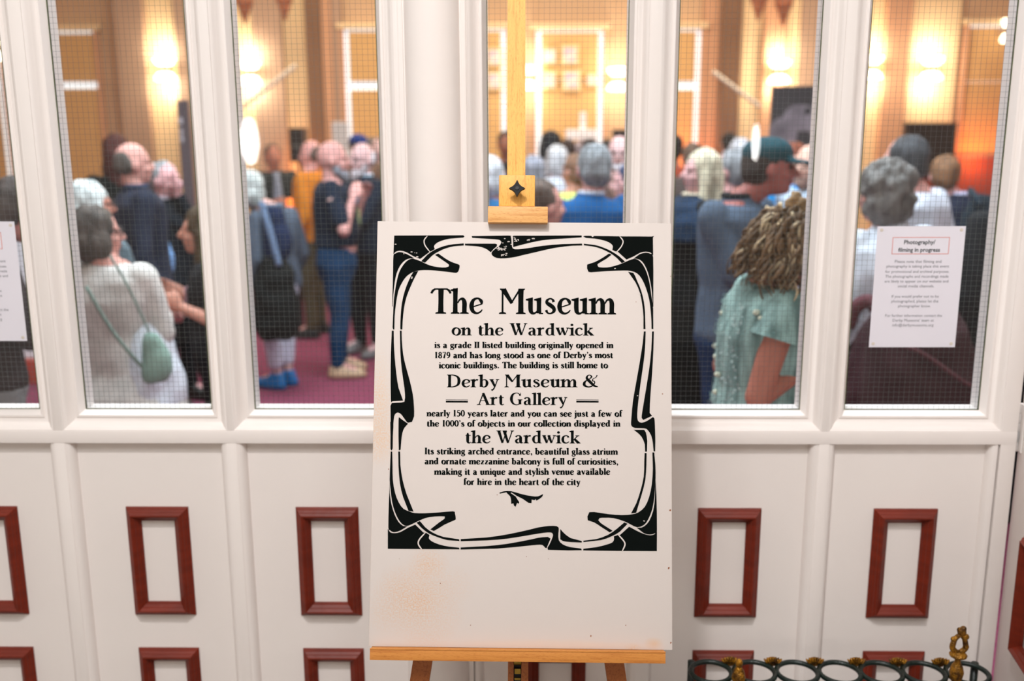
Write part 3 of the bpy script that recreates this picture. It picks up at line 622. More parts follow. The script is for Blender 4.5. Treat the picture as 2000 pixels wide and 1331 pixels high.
for f, x, y, sx, sy, n in ((a6, 1520, 365, 45, 12, 16), (a6, 1530, 430, 40, 14, 9), (a6, 1700, 250, 35, 25, 10), (a6, 1850, 245, 40, 12, 6), (a7, 140, 230, 25, 8, 5), (a6, 1560, 300, 60, 60, 10), (a6, 208, 300, 2, 2, 1), (a6, 400, 400, 150, 60, 5), (a7, 1148, 600, 4, 4, 2), (a5, 1082, 940, 4, 4, 3), (a6, 408, 720, 5, 20, 2), (a7, 1460, 915, 5, 15, 3), (a3, 362, 1090, 3, 3, 1)):
    for _ in range(n):
        u, v = onboard(*f(x+rs.gauss(0, sx*.6), y+rs.gauss(0, sy*.6))); r = .0006+rs.random()*.0006; el = 1+rs.random()*1.6
        white_.add([(u+r*math.cos(k*.9)*el, v+r*math.sin(k*.9), .0007) for k in range(7)], [tuple(range(7))])
tag(white_.build('unprinted_gaps', bm_, board), kind='stuff')
# ------------------------------------------------------------------ notices on the glass
paper = mat('paper', srgb(226, 222, 230), .8, .02, 3)
grey_ink = mat('grey_ink', srgb(112, 112, 118), .8, .05, 30)
dark_ink = mat('dark_ink', srgb(52, 58, 60), .8, .05, 30)
red_ink = mat('red_ink', srgb(222, 120, 104), .8, .05, 30)
tack_m = mat('tack_putty', srgb(214, 204, 192), .8, .1, 30)
def text_mesh(s, width, bold=False):
    c = bpy.data.curves.new('t', 'FONT'); c.body = s; c.align_x = 'CENTER'; c.size = 1; c.resolution_u = 2
    if bold: c.offset = .022
    o = bpy.data.objects.new('t', c); C.objects.link(o); bpy.context.view_layer.update()
    me = bpy.data.meshes.new_from_object(o.evaluated_get(bpy.context.evaluated_depsgraph_get()))
    vs = [v.co.copy() for v in me.vertices]; fs = [tuple(p.vertices) for p in me.polygons]
    bpy.data.objects.remove(o); bpy.data.curves.remove(c); bpy.data.meshes.remove(me)
    w_ = max(v.x for v in vs)-min(v.x for v in vs); k = width/w_; mid = (max(v.x for v in vs)+min(v.x for v in vs))/2
    return [((v.x-mid)*k, v.y*k) for v in vs], fs
def notice(x, z, label, group, tilt=0):
    t = empty('notice', (x, YG-.0012, z)); t.rotation_euler = (0, R_(tilt), 0)
    tag(t, label, 'notice', group)
    W, H = .210, .297
    MB().box((-W/2, -.0003, -H), (W/2, 0, 0)).build('paper', paper, t)
    rows = [("Photography/", .128+.012, .355, 1), ("filming in progress", .190+.012, .475, 1), ("Please note that filming and", .293, .53, 0), ("photography is taking place this event", .332, .715, 0), ("for promotional and archival purposes.", .375, .73, 0),
            ("The photographs and recordings made", .415, .725, 0), ("are likely to appear on our website and", .455, .73, 0), ("social media channels.", .495, .415, 0), ("If you would prefer not to be", .58, .54, 0), ("photographed, please let the", .62, .54, 0),
            ("photographer know.", .66, .375, 0), ("For further information contact the", .74, .655, 0), ("Derby Museums’ team at", .78, .475, 0), ("info@derbymuseums.org", .82, .475, 0)]
    A, B = MB(), MB()
    for s_, fy, fw, b_ in rows:
        vs, fs = text_mesh(s_, fw*W, b_); (A if b_ else B).add([(vx-.002, -.0006, -fy*H-.0012+vy) for vx, vy in vs], fs)
    A.build('printed_heading', dark_ink, t); B.build('printed_text', grey_ink, t)
    bx = MB(); x0, x1, z0, z1 = -.067, .069, -.226*H, -.088*H
    for a in ((x0, z0, x1, z0+.0012), (x0, z1-.0012, x1, z1), (x0, z0, x0+.0012, z1), (x1-.0012, z0, x1, z1)): bx.box((a[0], -.0008, a[1]), (a[2], -.0005, a[3]))
    bx.build('heading_box', red_ink, t)
    for sx, sz in ((-1, -.03), (1, -.03), (-1, -.97), (1, -.97)):
        MB().ell((sx*(W/2-.010), -.0006, sz*H), (.0042, .0006, .0042), 8).build('putty_mark', tack_m, t)
pA = at(1800, 442, YG); notice(pA.x, pA.z, 'white printed photography notice taped to the glass of the right-hand pane', None, 0)
pB = at(-52, 433, YG); notice(pB.x-.004, pB.z, 'white printed notice taped to the far left pane, cut by the picture edge', None, 0)

# ------------------------------------------------------------------ stick stand, bottom right
RZ, RY = .447, 2.205
pxs = [1388, 1473, 1556, 1639, 1720, 1803, 1888]
xs = [at(p, 1331, RY).x for p in pxs]
st = tag(empty('umbrella_stand', ((xs[0]+xs[-1])/2, RY, 0)), 'dark green cast iron umbrella stand with a row of rings and gilt finials', 'umbrella stand')
PS = Matrix.Translation((-(xs[0]+xs[-1])/2, -RY, 0))
def sp_(mb, name, m, **k):
    o = mb.build(name, m, st, **k); o.matrix_local = PS; return o
for x in xs: sp_(MB().ring((x, RY, RZ), .0485, .0485, .0062, 48, 12), 'ring', green_iron, smooth=True)
for a, c in zip(xs[:-1], xs[1:]):
    m_ = (a+c)/2
    f = MB(); f.ell((m_, RY+.040, RZ+.006), (.017, .006, .013), 10)
    for k in range(-3, 4): f.ell((m_+.0055*k, RY+.034, RZ+.010+.004*math.cos(k*.5)), (.0032, .005, .009), 7, rot=Euler((0, k*.22, 0)).to_matrix())
    sp_(f, 'shell_ornament', gilt, smooth=True)
fx = at(1870, 1275, RY-.04).x
def fin(x, y, zt, full):
    RZ = globals()['RZ']-(0 if full else .016)
    f = MB().lathe((x, y, 0), [(.010, RZ-.03), (.010, RZ-.01), (.006, RZ), (.013, RZ+.012), (.0165, RZ+.030), (.013, RZ+.046), (.007, RZ+.056), (.0065, RZ+.070)], 20)
    if full:
        z = RZ+.072
        f.lathe((x, y, 0), [(.008, z-.004), (.019, z), (.0205, z+.004), (.017, z+.008), (.009, z+.012)], 24)
        for s in (-1, 1):
            P = cr([(x+s*.004, y, z+.010), (x+s*.015, y, z+.020), (x+s*.014, y, z+.034), (x+s*.010, y, z+.046), (x+.001, y, z+.056)], 5)
            f.tube(P, [.0068-.0025*abs(i/len(P)-.3) for i in range(len(P))], 10)
        for dx, dz, r in ((-.015, .044, .0065), (.014, .050, .0075), (.003, .063, .0105), (.006, .070, .0075), (-.003, .068, .006), (.017, .024, .0065), (-.012, .018, .006), (.012, .014, .006)): f.ell((x+dx, y, z+dz), (r, r*.85, r), 9)
    else:
        f.ell((x, y, RZ+.066), (.009, .009, .012), 10)
    sp_(f, 'finial', gilt, smooth=True)
fin(fx, RY-.045, 0, True); fin(at(1443, 1310, RY-.045).x, RY-.045, 0, False)
for x in (xs[0]-.04, xs[-1]+.04):
    for dy in (-.05, .05): sp_(MB().tube([(x, RY+dy, RZ), (x, RY+dy*1.0, .22), (x, RY+dy*1.5, 0)], .009, 10), 'leg', green_iron, smooth=True)
sp_(MB().box((xs[0]-.06, RY-.09, .05), (xs[-1]+.06, RY+.09, .062), .003), 'drip_tray', green_iron)
sp_(MB().box((xs[0]-.05, RY-.052, RZ-.10), (xs[-1]+.05, RY-.044, RZ-.075), .002), 'rail', green_iron)

# ------------------------------------------------------------------ the hall behind the glass
back = struct(MB().box((-7.6, 13, 0), (7.6, 13.1, 4.6)).build('wall_back', tan))
def wp_(px0, px1, m, d=.06, y0=None, y1=None, name='pilaster', Y=13):
    a = at(px0, 200, Y-d); b = at(px1, 200, Y-d); z0 = 0 if y1 is None else at(px0, y1, Y-d).z; z1 = 4.6 if y0 is None else at(px0, y0, Y-d).z
    return MB().box((a.x, Y-d, z0), (b.x, Y, z1)).build(name, m, back)
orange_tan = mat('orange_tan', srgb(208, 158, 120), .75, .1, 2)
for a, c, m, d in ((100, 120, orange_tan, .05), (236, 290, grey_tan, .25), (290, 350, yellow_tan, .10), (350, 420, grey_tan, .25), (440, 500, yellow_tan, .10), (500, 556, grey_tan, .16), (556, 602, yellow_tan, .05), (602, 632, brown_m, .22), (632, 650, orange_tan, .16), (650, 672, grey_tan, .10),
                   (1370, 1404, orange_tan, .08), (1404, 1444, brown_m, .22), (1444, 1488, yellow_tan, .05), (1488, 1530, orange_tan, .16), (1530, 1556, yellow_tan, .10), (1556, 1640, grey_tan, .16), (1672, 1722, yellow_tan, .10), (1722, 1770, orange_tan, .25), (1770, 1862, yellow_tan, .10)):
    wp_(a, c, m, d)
wp_(1770, 2060, mat('dado_panel', srgb(120, 62, 50), .6, .2, 4), .12, 306, None, 'dado')
wp_(1770, 2060, mat('dado_rail', srgb(120, 96, 96), .6, .2, 4), .16, 302, 310, 'dado_rail')
frame_white = mat('window_frame_white', srgb(226, 228, 226), .5, .05, 3)
daylight = emat('daylight_pane', (.80, .90, 1.0), .85)
blind_m = mat('tan_blind', srgb(208, 166, 108), .85, .08, 3, stretch=(1, 1, 14))
wn = 6
def hall_window(px0, px1, ytop, slit_l=True, slit_r=True, ybot=330, midt=160, midb=176, Y=13):
    global wn; wn += 1
    a = at(px0, 200, Y); b = at(px1, 200, Y); zt = at(px0, ytop, Y).z; zb = .9
    w_ = struct(empty('window_%d' % wn, ((a.x+b.x)/2, Y, zb)))
    PM = Matrix.Translation((-(a.x+b.x)/2, -Y, -zb))
    def q(mb, n, m):
        o = mb.build(n, m, w_); o.matrix_local = PM; return o
    sw = .062; zm0, zm1 = at(px0, midb, Y).z, at(px0, midt, Y).z
    q(MB().box((a.x, Y-.03, zb), (b.x, Y-.02, zt)), 'pane', daylight)
    q(MB().box((a.x+(sw if slit_l else 0), Y-.09, zm1), (b.x-(sw if slit_r else 0), Y-.07, zt-.03)), 'blind', blind_m)
    q(MB().box((a.x+(sw if slit_l else 0), Y-.09, zb), (b.x-(sw if slit_r else 0), Y-.07, zm0)), 'blind', blind_m)
    for x in (a.x-.05, b.x): q(MB().box((x, Y-.12, zb), (x+.05, Y-.01, zt), .01), 'jamb', orange_tan)
    q(MB().box((a.x-.08, Y-.14, zt), (b.x+.08, Y-.01, zt+.07), .01), 'head', yellow_tan)
hall_window(-110, 16, 60); hall_window(120, 200, 62, False, False, midt=161, midb=174); hall_window(678, 803, 58); hall_window(862, 989, 58, midt=158, midb=159)
hall_window(1047, 1176, 60, midt=158, midb=159); hall_window(1238, 1363, 58); hall_window(1874, 2010, 50, False, False, midt=160, midb=161)
# pictures and lamps on the far wall
pic_m = mat('pale_picture', srgb(232, 214, 196), .7, .3, 9, c2=srgb(170, 150, 190)); picf = mat('picture_frame', srgb(240, 216, 160), .6, .1, 5)
pos = ['left of easel post, upper row', 'left of easel post, lower row', 'first right of easel post, upper row', 'second right of easel post, upper row', 'first right of easel post, lower row', 'second right of easel post, lower row', 'third right of easel post, lower row']
for (px, py, hw), ps in zip([(966, 112, 15), (966, 158, 15), (1074, 110, 13), (1113, 108, 16), (1072, 157, 14), (1116, 157, 17), (1156, 157, 10)], pos):
    p = at(px, py, 12.86); r = hw*13.2/FPX
    t = tag(empty('wall_picture', p), 'small pale cream-framed picture, '+ps, 'picture', 'pale square pictures on the far wall')
    MB().box((-r, -.02, -r*1.1), (r, .02, r*1.1), .01).build('frame', picf, t); MB().box((-r*.7, -.03, -r*.8), (r*.7, -.018, r*.8)).build('print', pic_m, t)
lamp_m = emat('lamp_shade_glow', (1.0, .85, .62), 7.0); brk = mat('lamp_bracket', srgb(170, 140, 110), .4, .1, 10)
where = ['at the far left picture edge', 'above the bald man in the navy shirt', 'above the grey-haired woman in the blue coat', 'just right of the easel post', 'right of the pale pictures', 'above the dark banner with an animal photo', 'just right of the third mullion from the right', 'above the tall grey-haired man', 'at the far right, high up']
for i, (px, py, Y) in enumerate(SCONCES):
    wide = i in (2, 5); Yw = 12.84
    p = at(px, py, Yw-.12)
    t = tag(empty('wall_lamp', p), 'twin up-and-down glowing wall lamp '+where[i], 'wall lamp', 'warm wall lamps in the hall')
    w_ = .13 if i not in (0, 8) else .06; g = .075
    for s in (1, -1):
        MB().lathe((0, 0, 0), [(w_*.45, s*g*.55), (w_*.8, s*g*.9), (w_, s*g*1.6), (w_*.9, s*g*1.75)], 18).build('shade', lamp_m, t, smooth=True)
        if i not in (0, 8): point('lamp_light', p+Vector((0, -.04, s*.22)), (8 if i in (3, 4) else 11), (1, .87, .70), .07)
    MB().box((-.045, -.02, -.045), (.045, .14, .045), .01).build('bracket', brk, t)
for px, py, c_, e in ((1915, 318, (1, .22, .05), 22), (1332, 305, (1, .20, .05), 11), (590, 325, (1, .30, .06), 8)):
    p = at(px, py, 12.62); point('uplight', p, e, c_, .1)
# glowing floor uplighter
p = at(574, 465, 8.6)
t = tag(empty('uplighter', (p.x, p.y, 0)), 'slim floor uplighter glowing orange behind the man in navy tee', 'lamp')
MB().box((-.045, -.045, 0), (.045, .045, p.z), .01).build('base', black_plastic, t)
z1 = at(574, 388, 8.6).z
MB().box((-.040, -.04, p.z), (.040, .04, z1), .01).build('light_tube', emat('orange_led', (1, .22, .03), 1.5), t)
def flat_thing(name, px0, py0, px1, py1, Y, m, label, cat, d=.05, foot=True, to_floor=False):
    a = at(px0, py0, Y); b = at(px1, py1, Y); z1 = a.z; z0 = .03 if to_floor else b.z; cx = (a.x+b.x)/2
    t = tag(empty(name, (cx, Y, 0 if to_floor else z0)), label, cat); zz = 0 if to_floor else z0
    o = MB().box((a.x-cx, -d/2, z0-zz), (b.x-cx, d/2, z1-zz), .008).build('panel', m, t)
    if to_floor: MB().box((a.x-cx-.02, -.12, 0), (b.x-cx+.02, .12, .035), .008).build('base', black_plastic, t)
    return t, a.x-cx, b.x-cx, z0-zz, z1-zz
bm1 = mat('dark_banner', srgb(92, 80, 84), .7, .15, 4)
t, x0, x1, z0, z1 = flat_thing('banner', 346, 196, 396, 600, 8.4, bm1, 'tall dark grey roll-up banner behind the woman touching her face', 'banner', to_floor=True)
pl = mat('pale_print', srgb(190, 184, 190), .7, .2, 12)
for fz, w_ in ((.085, .5), (.13, .35), (.16, .45)): MB().ell(((x0+x1)/2-.02, -.03, z1-(z1)*fz), (w_*(x1-x0)*.4, .006, .03), 8).build('print_mark', pl, t)
bm2 = mat('charcoal_banner', srgb(58, 55, 58), .6, .2, 3)
t, x0, x1, z0, z1 = flat_thing('banner', 1507, 168, 1608, 600, 9.2, bm2, 'large charcoal banner with a grey animal photo behind the man in the cap', 'banner', to_floor=True)
W_ = x1-x0
g1 = mat('banner_grey', srgb(150, 142, 150), .7, .5, 5, c2=srgb(96, 90, 98)); g2 = mat('banner_dark', srgb(40, 38, 40), .7, .2, 5)
MB().ell((x0+.20*W_, -.026, z1-.42), (.22*W_, .006, .15), 12).build('photo_shape', g1, t); MB().ell((x0+.45*W_, -.028, z1-.28), (.26*W_, .006, .12), 12).build('photo_shape', g1, t)
MB().ell((x0+.72*W_, -.030, z1-.30), (.20*W_, .006, .13), 12, rot=Euler((0, .4, 0)).to_matrix()).build('photo_shape', g1, t); MB().ell((x0+.56*W_, -.036, z1-.22), (.05*W_, .006, .03), 8).build('photo_shape', g2, t)
MB().box((x0+.30*W_, -.032, z1-.57), (x0+.8*W_, -.027, z1-.54)).build('print_line', pl, t)
tvm = mat('screen_black', srgb(30, 20, 16), .3, .2, 3)
t, x0, x1, z0, z1 = flat_thing('wall_screen_display', 1767, 243, 1858, 345, 12.5, tvm, 'dark wall-mounted screen behind the two grey-haired heads', 'screen', d=.1)
MB().box((x0-.02, -.04, z0-.02), (x1+.02, .2, z0), .005).build('bracket', black_plastic, t); MB().box((x0-.02, -.05, z1-.0), (x1+.02, .05, z1+.02), .005).build('bezel', black_plastic, t)
t, x0, x1, z0, z1 = flat_thing('loudspeaker', 569, 250, 599, 316, 12.0, tvm, 'black loudspeaker on a stand behind the man in orange', 'loudspeaker', d=.3)
MB().tube([((x0+x1)/2, 0, z0), ((x0+x1)/2, 0, -t.location.z)], .02, 10).build('pole', black_plastic, t)
MB().lathe(((x0+x1)/2, -.155, (z0+z1)/2-.04), [(.0, -.06), (.06, -.04), (.07, 0), (.06, .04), (.0, .06)], 16).build('cone', g2, t)
t, x0, x1, z0, z1 = flat_thing('wall_display', 1196, 253, 1236, 268, 12.6, tvm, 'small dark screen right of the grey-haired man in the blue blazer', 'screen', d=.08)
MB().box(((x0+x1)/2-.03, 0, z0-.2), ((x0+x1)/2+.03, .4, z0+.02)).build('bracket', black_plastic, t)
wht = mat('white_board_panel', srgb(206, 200, 196), .7, .08, 3)
t, *_r = flat_thing('display_panel', 648, 238, 690, 500, 10.6, wht, 'pale upright display panel behind the bearded men', 'display panel', to_floor=True)
# small white stand above the crowd
p = at(1138, 268, 12.1)
t = tag(empty('lectern_stand', (p.x, p.y, 0)), 'white stand with an upright post and crossbar above the crowd', 'stand')
q = mat('cool_white', srgb(238, 236, 240), .5, .05, 4)
zt = at(1138, 219, 12.1).z; zc = at(1138, 256, 12.1).z
MB().box((-.035, -.03, 0), (.035, .03, zt), .008).build('post', q, t); MB().box((-.20, -.10, zc-.10), (.17, .10, zc+.02), .008).build('shelf', q, t); MB().box((-.22, -.22, 0), (.22, .22, .04), .01).build('base', q, t)
# white plinth with a red base, far left
p = at(46, 420, 7.0)
t = tag(empty('plinth', (-3.75, 7.6, 0)), 'white plinth with a brick-red base at the far left of the hall', 'plinth')
MB().box((-.36, -.9, .17), (.40, .9, 1.16), .01).build('body', mat('plinth_white', srgb(225, 228, 232), .5, .05, 3), t); MB().box((-.38, -.95, 0), (.43, .95, .17), .006).build('base', mat('brick_red', srgb(176, 66, 50), .6, .2, 6), t)
cap_m = mat('corbel_brown', srgb(158, 96, 66), .7, .3, 12)
for k, (px, py, Y) in enumerate(((556, 24, 12.2), (1481, 24, 12.2), (478, 30, 12.2), (1530, 34, 12.2))):
    p = at(px, py, Y)
    struct(MB().lathe(tuple(p), [(.01, -.10), (.03, -.05), (.05, .01), (.07, .05), (.07, .08), (.10, .12), (.12, .30)], 14).build('trim_%d' % (k+4), cap_m))
# pale slanting rods added in place of the diagonal reflections in the glass
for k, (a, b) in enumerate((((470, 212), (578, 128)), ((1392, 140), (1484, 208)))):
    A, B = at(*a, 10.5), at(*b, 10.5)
    struct(MB().tube([A, B], .022, 8).build('trim_%d' % (k+2), mat('reflection_rod', srgb(236, 222, 200), .5, .05, 3)))
# lamps on the foyer's rear wall, mirrored in the panes
for (px, py, w_, h_) in ((488, 276, .14, .36), (1476, 278, .05, .28)):
    v = at(px, py, 2*YG+3.12); x, z = v.x, v.z
    t = tag(empty('foyer_wall_lamp', (x, -3.12, z)), 'white opal wall lamp mirrored in the pane '+('above the grey-haired woman' if px < 900 else 'over the man in the cap'), 'wall lamp')
    MB().ell((0, 0, 0), (w_/2, .05, h_/2), 14).build('opal_shade', emat('opal_glow', (1, .98, .95), 60), t, smooth=True)
    MB().box((-.03, -.08, -.05), (.03, -.03, .05), .005).build('bracket', brass, t)
# ------------------------------------------------------------------ people
PENDING = []
def remesh(mb, name, m, parent, vox, smooth=3, disp=0, dscale=20, dstretch=(1, 1, 1)):
    me = bpy.data.meshes.new(name); me.from_pydata(mb.v, [], mb.f)
    bm = bmesh.new(); bm.from_mesh(me); bmesh.ops.recalc_face_normals(bm, faces=bm.faces[:]); bm.to_mesh(me); bm.free()
    o = bpy.data.objects.new(name, me); C.objects.link(o)
    r = o.modifiers.new('r', 'REMESH'); r.mode = 'VOXEL'; r.voxel_size = vox
    s_ = o.modifiers.new('s', 'SMOOTH'); s_.factor = .5; s_.iterations = smooth
    if parent: o.parent = parent
    PENDING.append((o, m, disp, dscale, dstretch)); return o
def finish_meshes():
    new = []; work = bpy.data.scenes.new('work')
    for o, *_ in PENDING:
        work.collection.objects.link(o)
        with bpy.context.temp_override(scene=work, view_layer=work.view_layers[0]):
            dg = bpy.context.evaluated_depsgraph_get(); new.append(bpy.data.meshes.new_from_object(o.evaluated_get(dg)))
        work.collection.objects.unlink(o)
    bpy.data.scenes.remove(work)
    for (o, m, disp, dscale, ds), m2 in zip(PENDING, new):
        nm = o.data.name; old = o.data; o.modifiers.clear(); o.data = m2; bpy.data.meshes.remove(old); m2.name = nm
        if disp:
            n_ = len(m2.vertices); co = [0.0]*(3*n_); no = [0.0]*(3*n_)
            m2.vertices.foreach_get('co', co); m2.vertex_normals.foreach_get('vector', no)
            for k in range(0, 3*n_, 3):
                q = disp*noise.noise(Vector((co[k]*dscale*ds[0], co[k+1]*dscale*ds[1], co[k+2]*dscale*ds[2])))
                co[k] += no[k]*q; co[k+1] += no[k+1]*q; co[k+2] += no[k+2]*q
            m2.vertices.foreach_set('co', co); m2.update()
        m2.materials.clear(); m2.materials.append(m); m2.shade_smooth()
def cap_(mb, p0, r0, p1, r1, n=10):
    p0, p1 = Vector(p0), Vector(p1); mb.tube([p0, p1], [r0, r1], n); mb.ell(p0, r0, 8); mb.ell(p1, r1, 8)
def ringz(c, hw, hd, z, n=20, pw=.8):
    return [Vector((c[0]+hw*math.copysign(abs(math.cos(a))**pw, math.cos(a)), c[1]+hd*math.copysign(abs(math.sin(a))**pw, math.sin(a)), z)) for a in [2*math.pi*k/n for k in range(n)]]
def ik(S, Hd, l1, l2, hint):
    d = Hd-S; L = d.length
    if L > (l1+l2)*.995: Hd = S+d*((l1+l2)*.995/L); d = Hd-S; L = d.length
    a = (l1*l1-l2*l2+L*L)/(2*L); h = math.sqrt(max(l1*l1-a*a, 0)); u = d/L; hint = Vector(hint); hp = (hint-u*hint.dot(u))
    hp = hp.normalized() if hp.length > 1e-4 else u.orthogonal()
    return S+u*a+hp*h, Hd
def hand(mb, W, d, palm_n, k=1.0):
    d = d.normalized(); palm_n = (palm_n-d*palm_n.dot(d)).normalized(); s = d.cross(palm_n)
    c = W+d*.045*k
    rot = Matrix((s, d, palm_n)).transposed()
    mb.ell(c, (.038*k, .048*k, .016*k), 10, rot=rot)
    for i, (off, ln) in enumerate(((-.029, .062), (-.010, .072), (.010, .068), (.028, .052))):
        b = W+d*.080*k+s*off*k; kn = b+d*ln*.55*k+palm_n*.010*k+s*off*.12; tp = kn+d*ln*.42*k+palm_n*.026*k
        cap_(mb, b-d*.01, .0095*k, kn, .0085*k, 7); cap_(mb, kn, .0085*k, tp, .007*k, 7)
    tb = W+d*.025*k-s*.030*k; tm = tb+d*.032*k-s*.022*k+palm_n*.012*k; cap_(mb, tb, .012*k, tm, .0105*k, 7); cap_(mb, tm, .0105*k, tm+d*.028*k+palm_n*.012*k, .008*k, 7)
npeople = 0
def person(px, py, Y, rz, label, skin=(205, 160, 140), hair=('short', (120, 110, 100)), top=(40, 45, 60), bot=(30, 32, 40), shoe=(30, 28, 28), g=1.0, hk=1.0, bx=None, bY=None,
           sleeve='long', hem=.49, handL=None, handR=None, pitch=0, hyaw=0, hroll=0, vox=None, beard=None, glasses=False, woman=False, skirt=None, collar=None, kind='shirt', fat=0, extra=None, eyes=False, trouser_end=.05, lean=0, stance=.10, hint=None):
    global npeople; npeople += 1
    P = at(px, py, Y); B = at(bx if bx is not None else px, 500, bY or Y); bw = Vector((B.x, bY or Y, 0))
    # the body's x is taken at the head's own depth line
    if bx is not None: bw.x = P.x+(bx-px)*Y/FPX*1.0
    else: bw.x = P.x
    Ht = P.z
    root = tag(empty('person', bw), label, 'person'); root.rotation_euler = (0, 0, R_(rz))
    inv = Matrix.Rotation(-R_(rz), 3, 'Z')
    ho = inv @ Vector((P.x-bw.x, P.y-bw.y, 0))          # head offset in body space
    vox = vox or (.011 if Y < 4.8 else .014 if Y < 7.3 else .019)
    hb = .235*hk; hc = Vector((ho.x, ho.y+.01, Ht-.120*hk))
    sk = cloth(*skin, 'skin'); sw = (.172 if woman else .192)*(.92+.08*g)
    zs = min(Ht*.822, Ht-.285*hk); zh = zs*.625; zk = zs*.335; za = zs*.055
    HM = Euler((R_(pitch), R_(hroll), R_(hyaw)), 'XYZ').to_matrix(); piv = hc+Vector((0, -.02, -.09*hk))
    def hp(x, y, z): return piv + HM @ (Vector((x, y, z))*hk + (hc-piv))
    body = MB()
    body.ell(hp(0, -.008, .018), (.073*hk, .092*hk, .098*hk), 14, rot=HM)
    body.ell(hp(0, .026, -.040), (.056*hk, .066*hk, .074*hk), 12, rot=HM)
    body.ell(hp(0, .060, -.088), (.028*hk, .024*hk, .022*hk), 8, rot=HM)
    cap_(body, hp(0, .088, .008), .010*hk, hp(0, .108, -.026), .0135*hk, 8)
    body.ell(hp(0, .080, -.058), (.024*hk, .014*hk, .012*hk), 8, rot=HM)
    for s in (-1, 1):
        body.ell(hp(s*.076, -.004, -.012), (.010*hk, .020*hk, .031*hk), 8, rot=HM)
        body.ell(hp(s*.034, .070, .022), (.024*hk, .014*hk, .009*hk), 8, rot=HM)
        body.ell(hp(s*.040, .062, -.030), (.022*hk, .020*hk, .022*hk), 8, rot=HM)
    nb = Vector((0, -.012+lean*.4, zs+.02))
    cap_(body, hp(0, -.022, -.07), .050*hk, nb, .056*hk)
    tor = [(zh-.10, .150, .100), (zh, .165, .115), (zh+(zs-zh)*.38, .140 if not woman else .128, .100), (zh+(zs-zh)*.72, .158, .112), (zs-.035, sw*.93, .095), (zs+.01, sw*.62, .075), (zs+.045, .062, .058)]
    def tring(dr, dz=0, zlo=None):
        out = []
        for i, (z, a, b_) in enumerate(tor):
            belly = fat*math.exp(-((z-(zh+(zs-zh)*.30))/.16)**2)
            t_ = max(0, min(1, (z-zh)/(zs-zh)))
            out.append((z, a*g+dr, b_*g+dr+belly*.5, belly*.5+lean*t_*.5))
        return out
    body.loft([ringz((0, cy, 0), a*.94, b_*.92, z) for z, a, b_, cy in tring(-.008)])
    L1, L2 = zs*.225, zs*.185
    arms = []
    for s, hd in ((-1, handL), (1, handR)):
        Sh = Vector((s*(sw-.012), -.005+lean*.45, zs-.025))
        Hd = Vector(hd) if hd else Vector((s*(sw+.055), .05, zs-L1-L2+.01))
        hn = (hint or (s*.55, -.6, -.9)) if hd else (s*.3, -1, 0)
        El, Hd = ik(Sh, Hd, L1, L2, hn); arms.append((Sh, El, Hd))
        cap_(body, Sh, .047*g**.5, El, .037*g**.5); cap_(body, El, .038*g**.5, Hd, .025)
        hand(body, Hd, Hd-El, Vector((-s*.8, .5, .1)) if not hd else Vector((-s, .2, .2)))
    for s in (-1, 1):
        hj = Vector((s*.082*g, 0, zh-.02)); kn = Vector((s*(.085+stance*.1), .015, zk)); an = Vector((s*(.08+stance*.25), -.015, za+.02))
        cap_(body, hj, .075*g, kn, .050); cap_(body, kn, .050, an, .034); cap_(body, an, .035, an+Vector((s*.02, .12, -.035)), .026)
    remesh(body, 'body', sk, root, vox, 2)
    # --- clothes
    tc = cloth(*top)
    tm = MB(); R = tring(.016)
    hz = zs*hem/.822 if hem else zh-.04
    hz = Ht*hem
    lo = [(z, a, b_, cy) for z, a, b_, cy in R if z > hz+.03 and (hem >= .45 or z >= zh-.01)]
    z0, a0, b0, c0 = R[0]
    bot_r = (a0+.006+(.08 if hem < .45 else 0), b0+.008+(.09 if hem < .45 else 0))
    rings = [ringz((0, .0, 0), bot_r[0], bot_r[1], hz)]
    if hem < .45: rings.append(ringz((0, 0, 0), a0+.055, b0+.065, (hz+lo[0][0])/2))
    rings += [ringz((0, cy, 0), a, b_, z) for z, a, b_, cy in lo[:-1]]+[ringz((0, lean*.45-.01, 0), .072, .068, zs+.035)]
    tm.loft(rings)
    if collar: tm.ring((nb.x, nb.y+.005, zs+.045), .058, .060, .016, 20, 8)
    for (Sh, El, Hd), s in zip(arms, (-1, 1)):
        cap_(tm, Sh+Vector((-s*.004, 0, .004)), .063*g**.5, Sh.lerp(El, {'short': .78, 'none': .10}.get(sleeve, 1)), .056*g**.5 if sleeve != 'long' else .050*g**.5)
        if sleeve == 'long': cap_(tm, El, .049*g**.5, El.lerp(Hd, .90), .036)
        if sleeve == 'mid': cap_(tm, El, .049*g**.5, El.lerp(Hd, .35), .044)
    remesh(tm, kind, tc, root, vox*1.05, 3, .012, 9, (1, 1, .7))
    if collar: 
        cm = MB().ring((nb.x, nb.y+.002, zs+.058), .056, .058, .013, 24, 8); cm.build('collar', cloth(*collar), root, smooth=True)
    bc = cloth(*bot)
    bm_2 = MB()
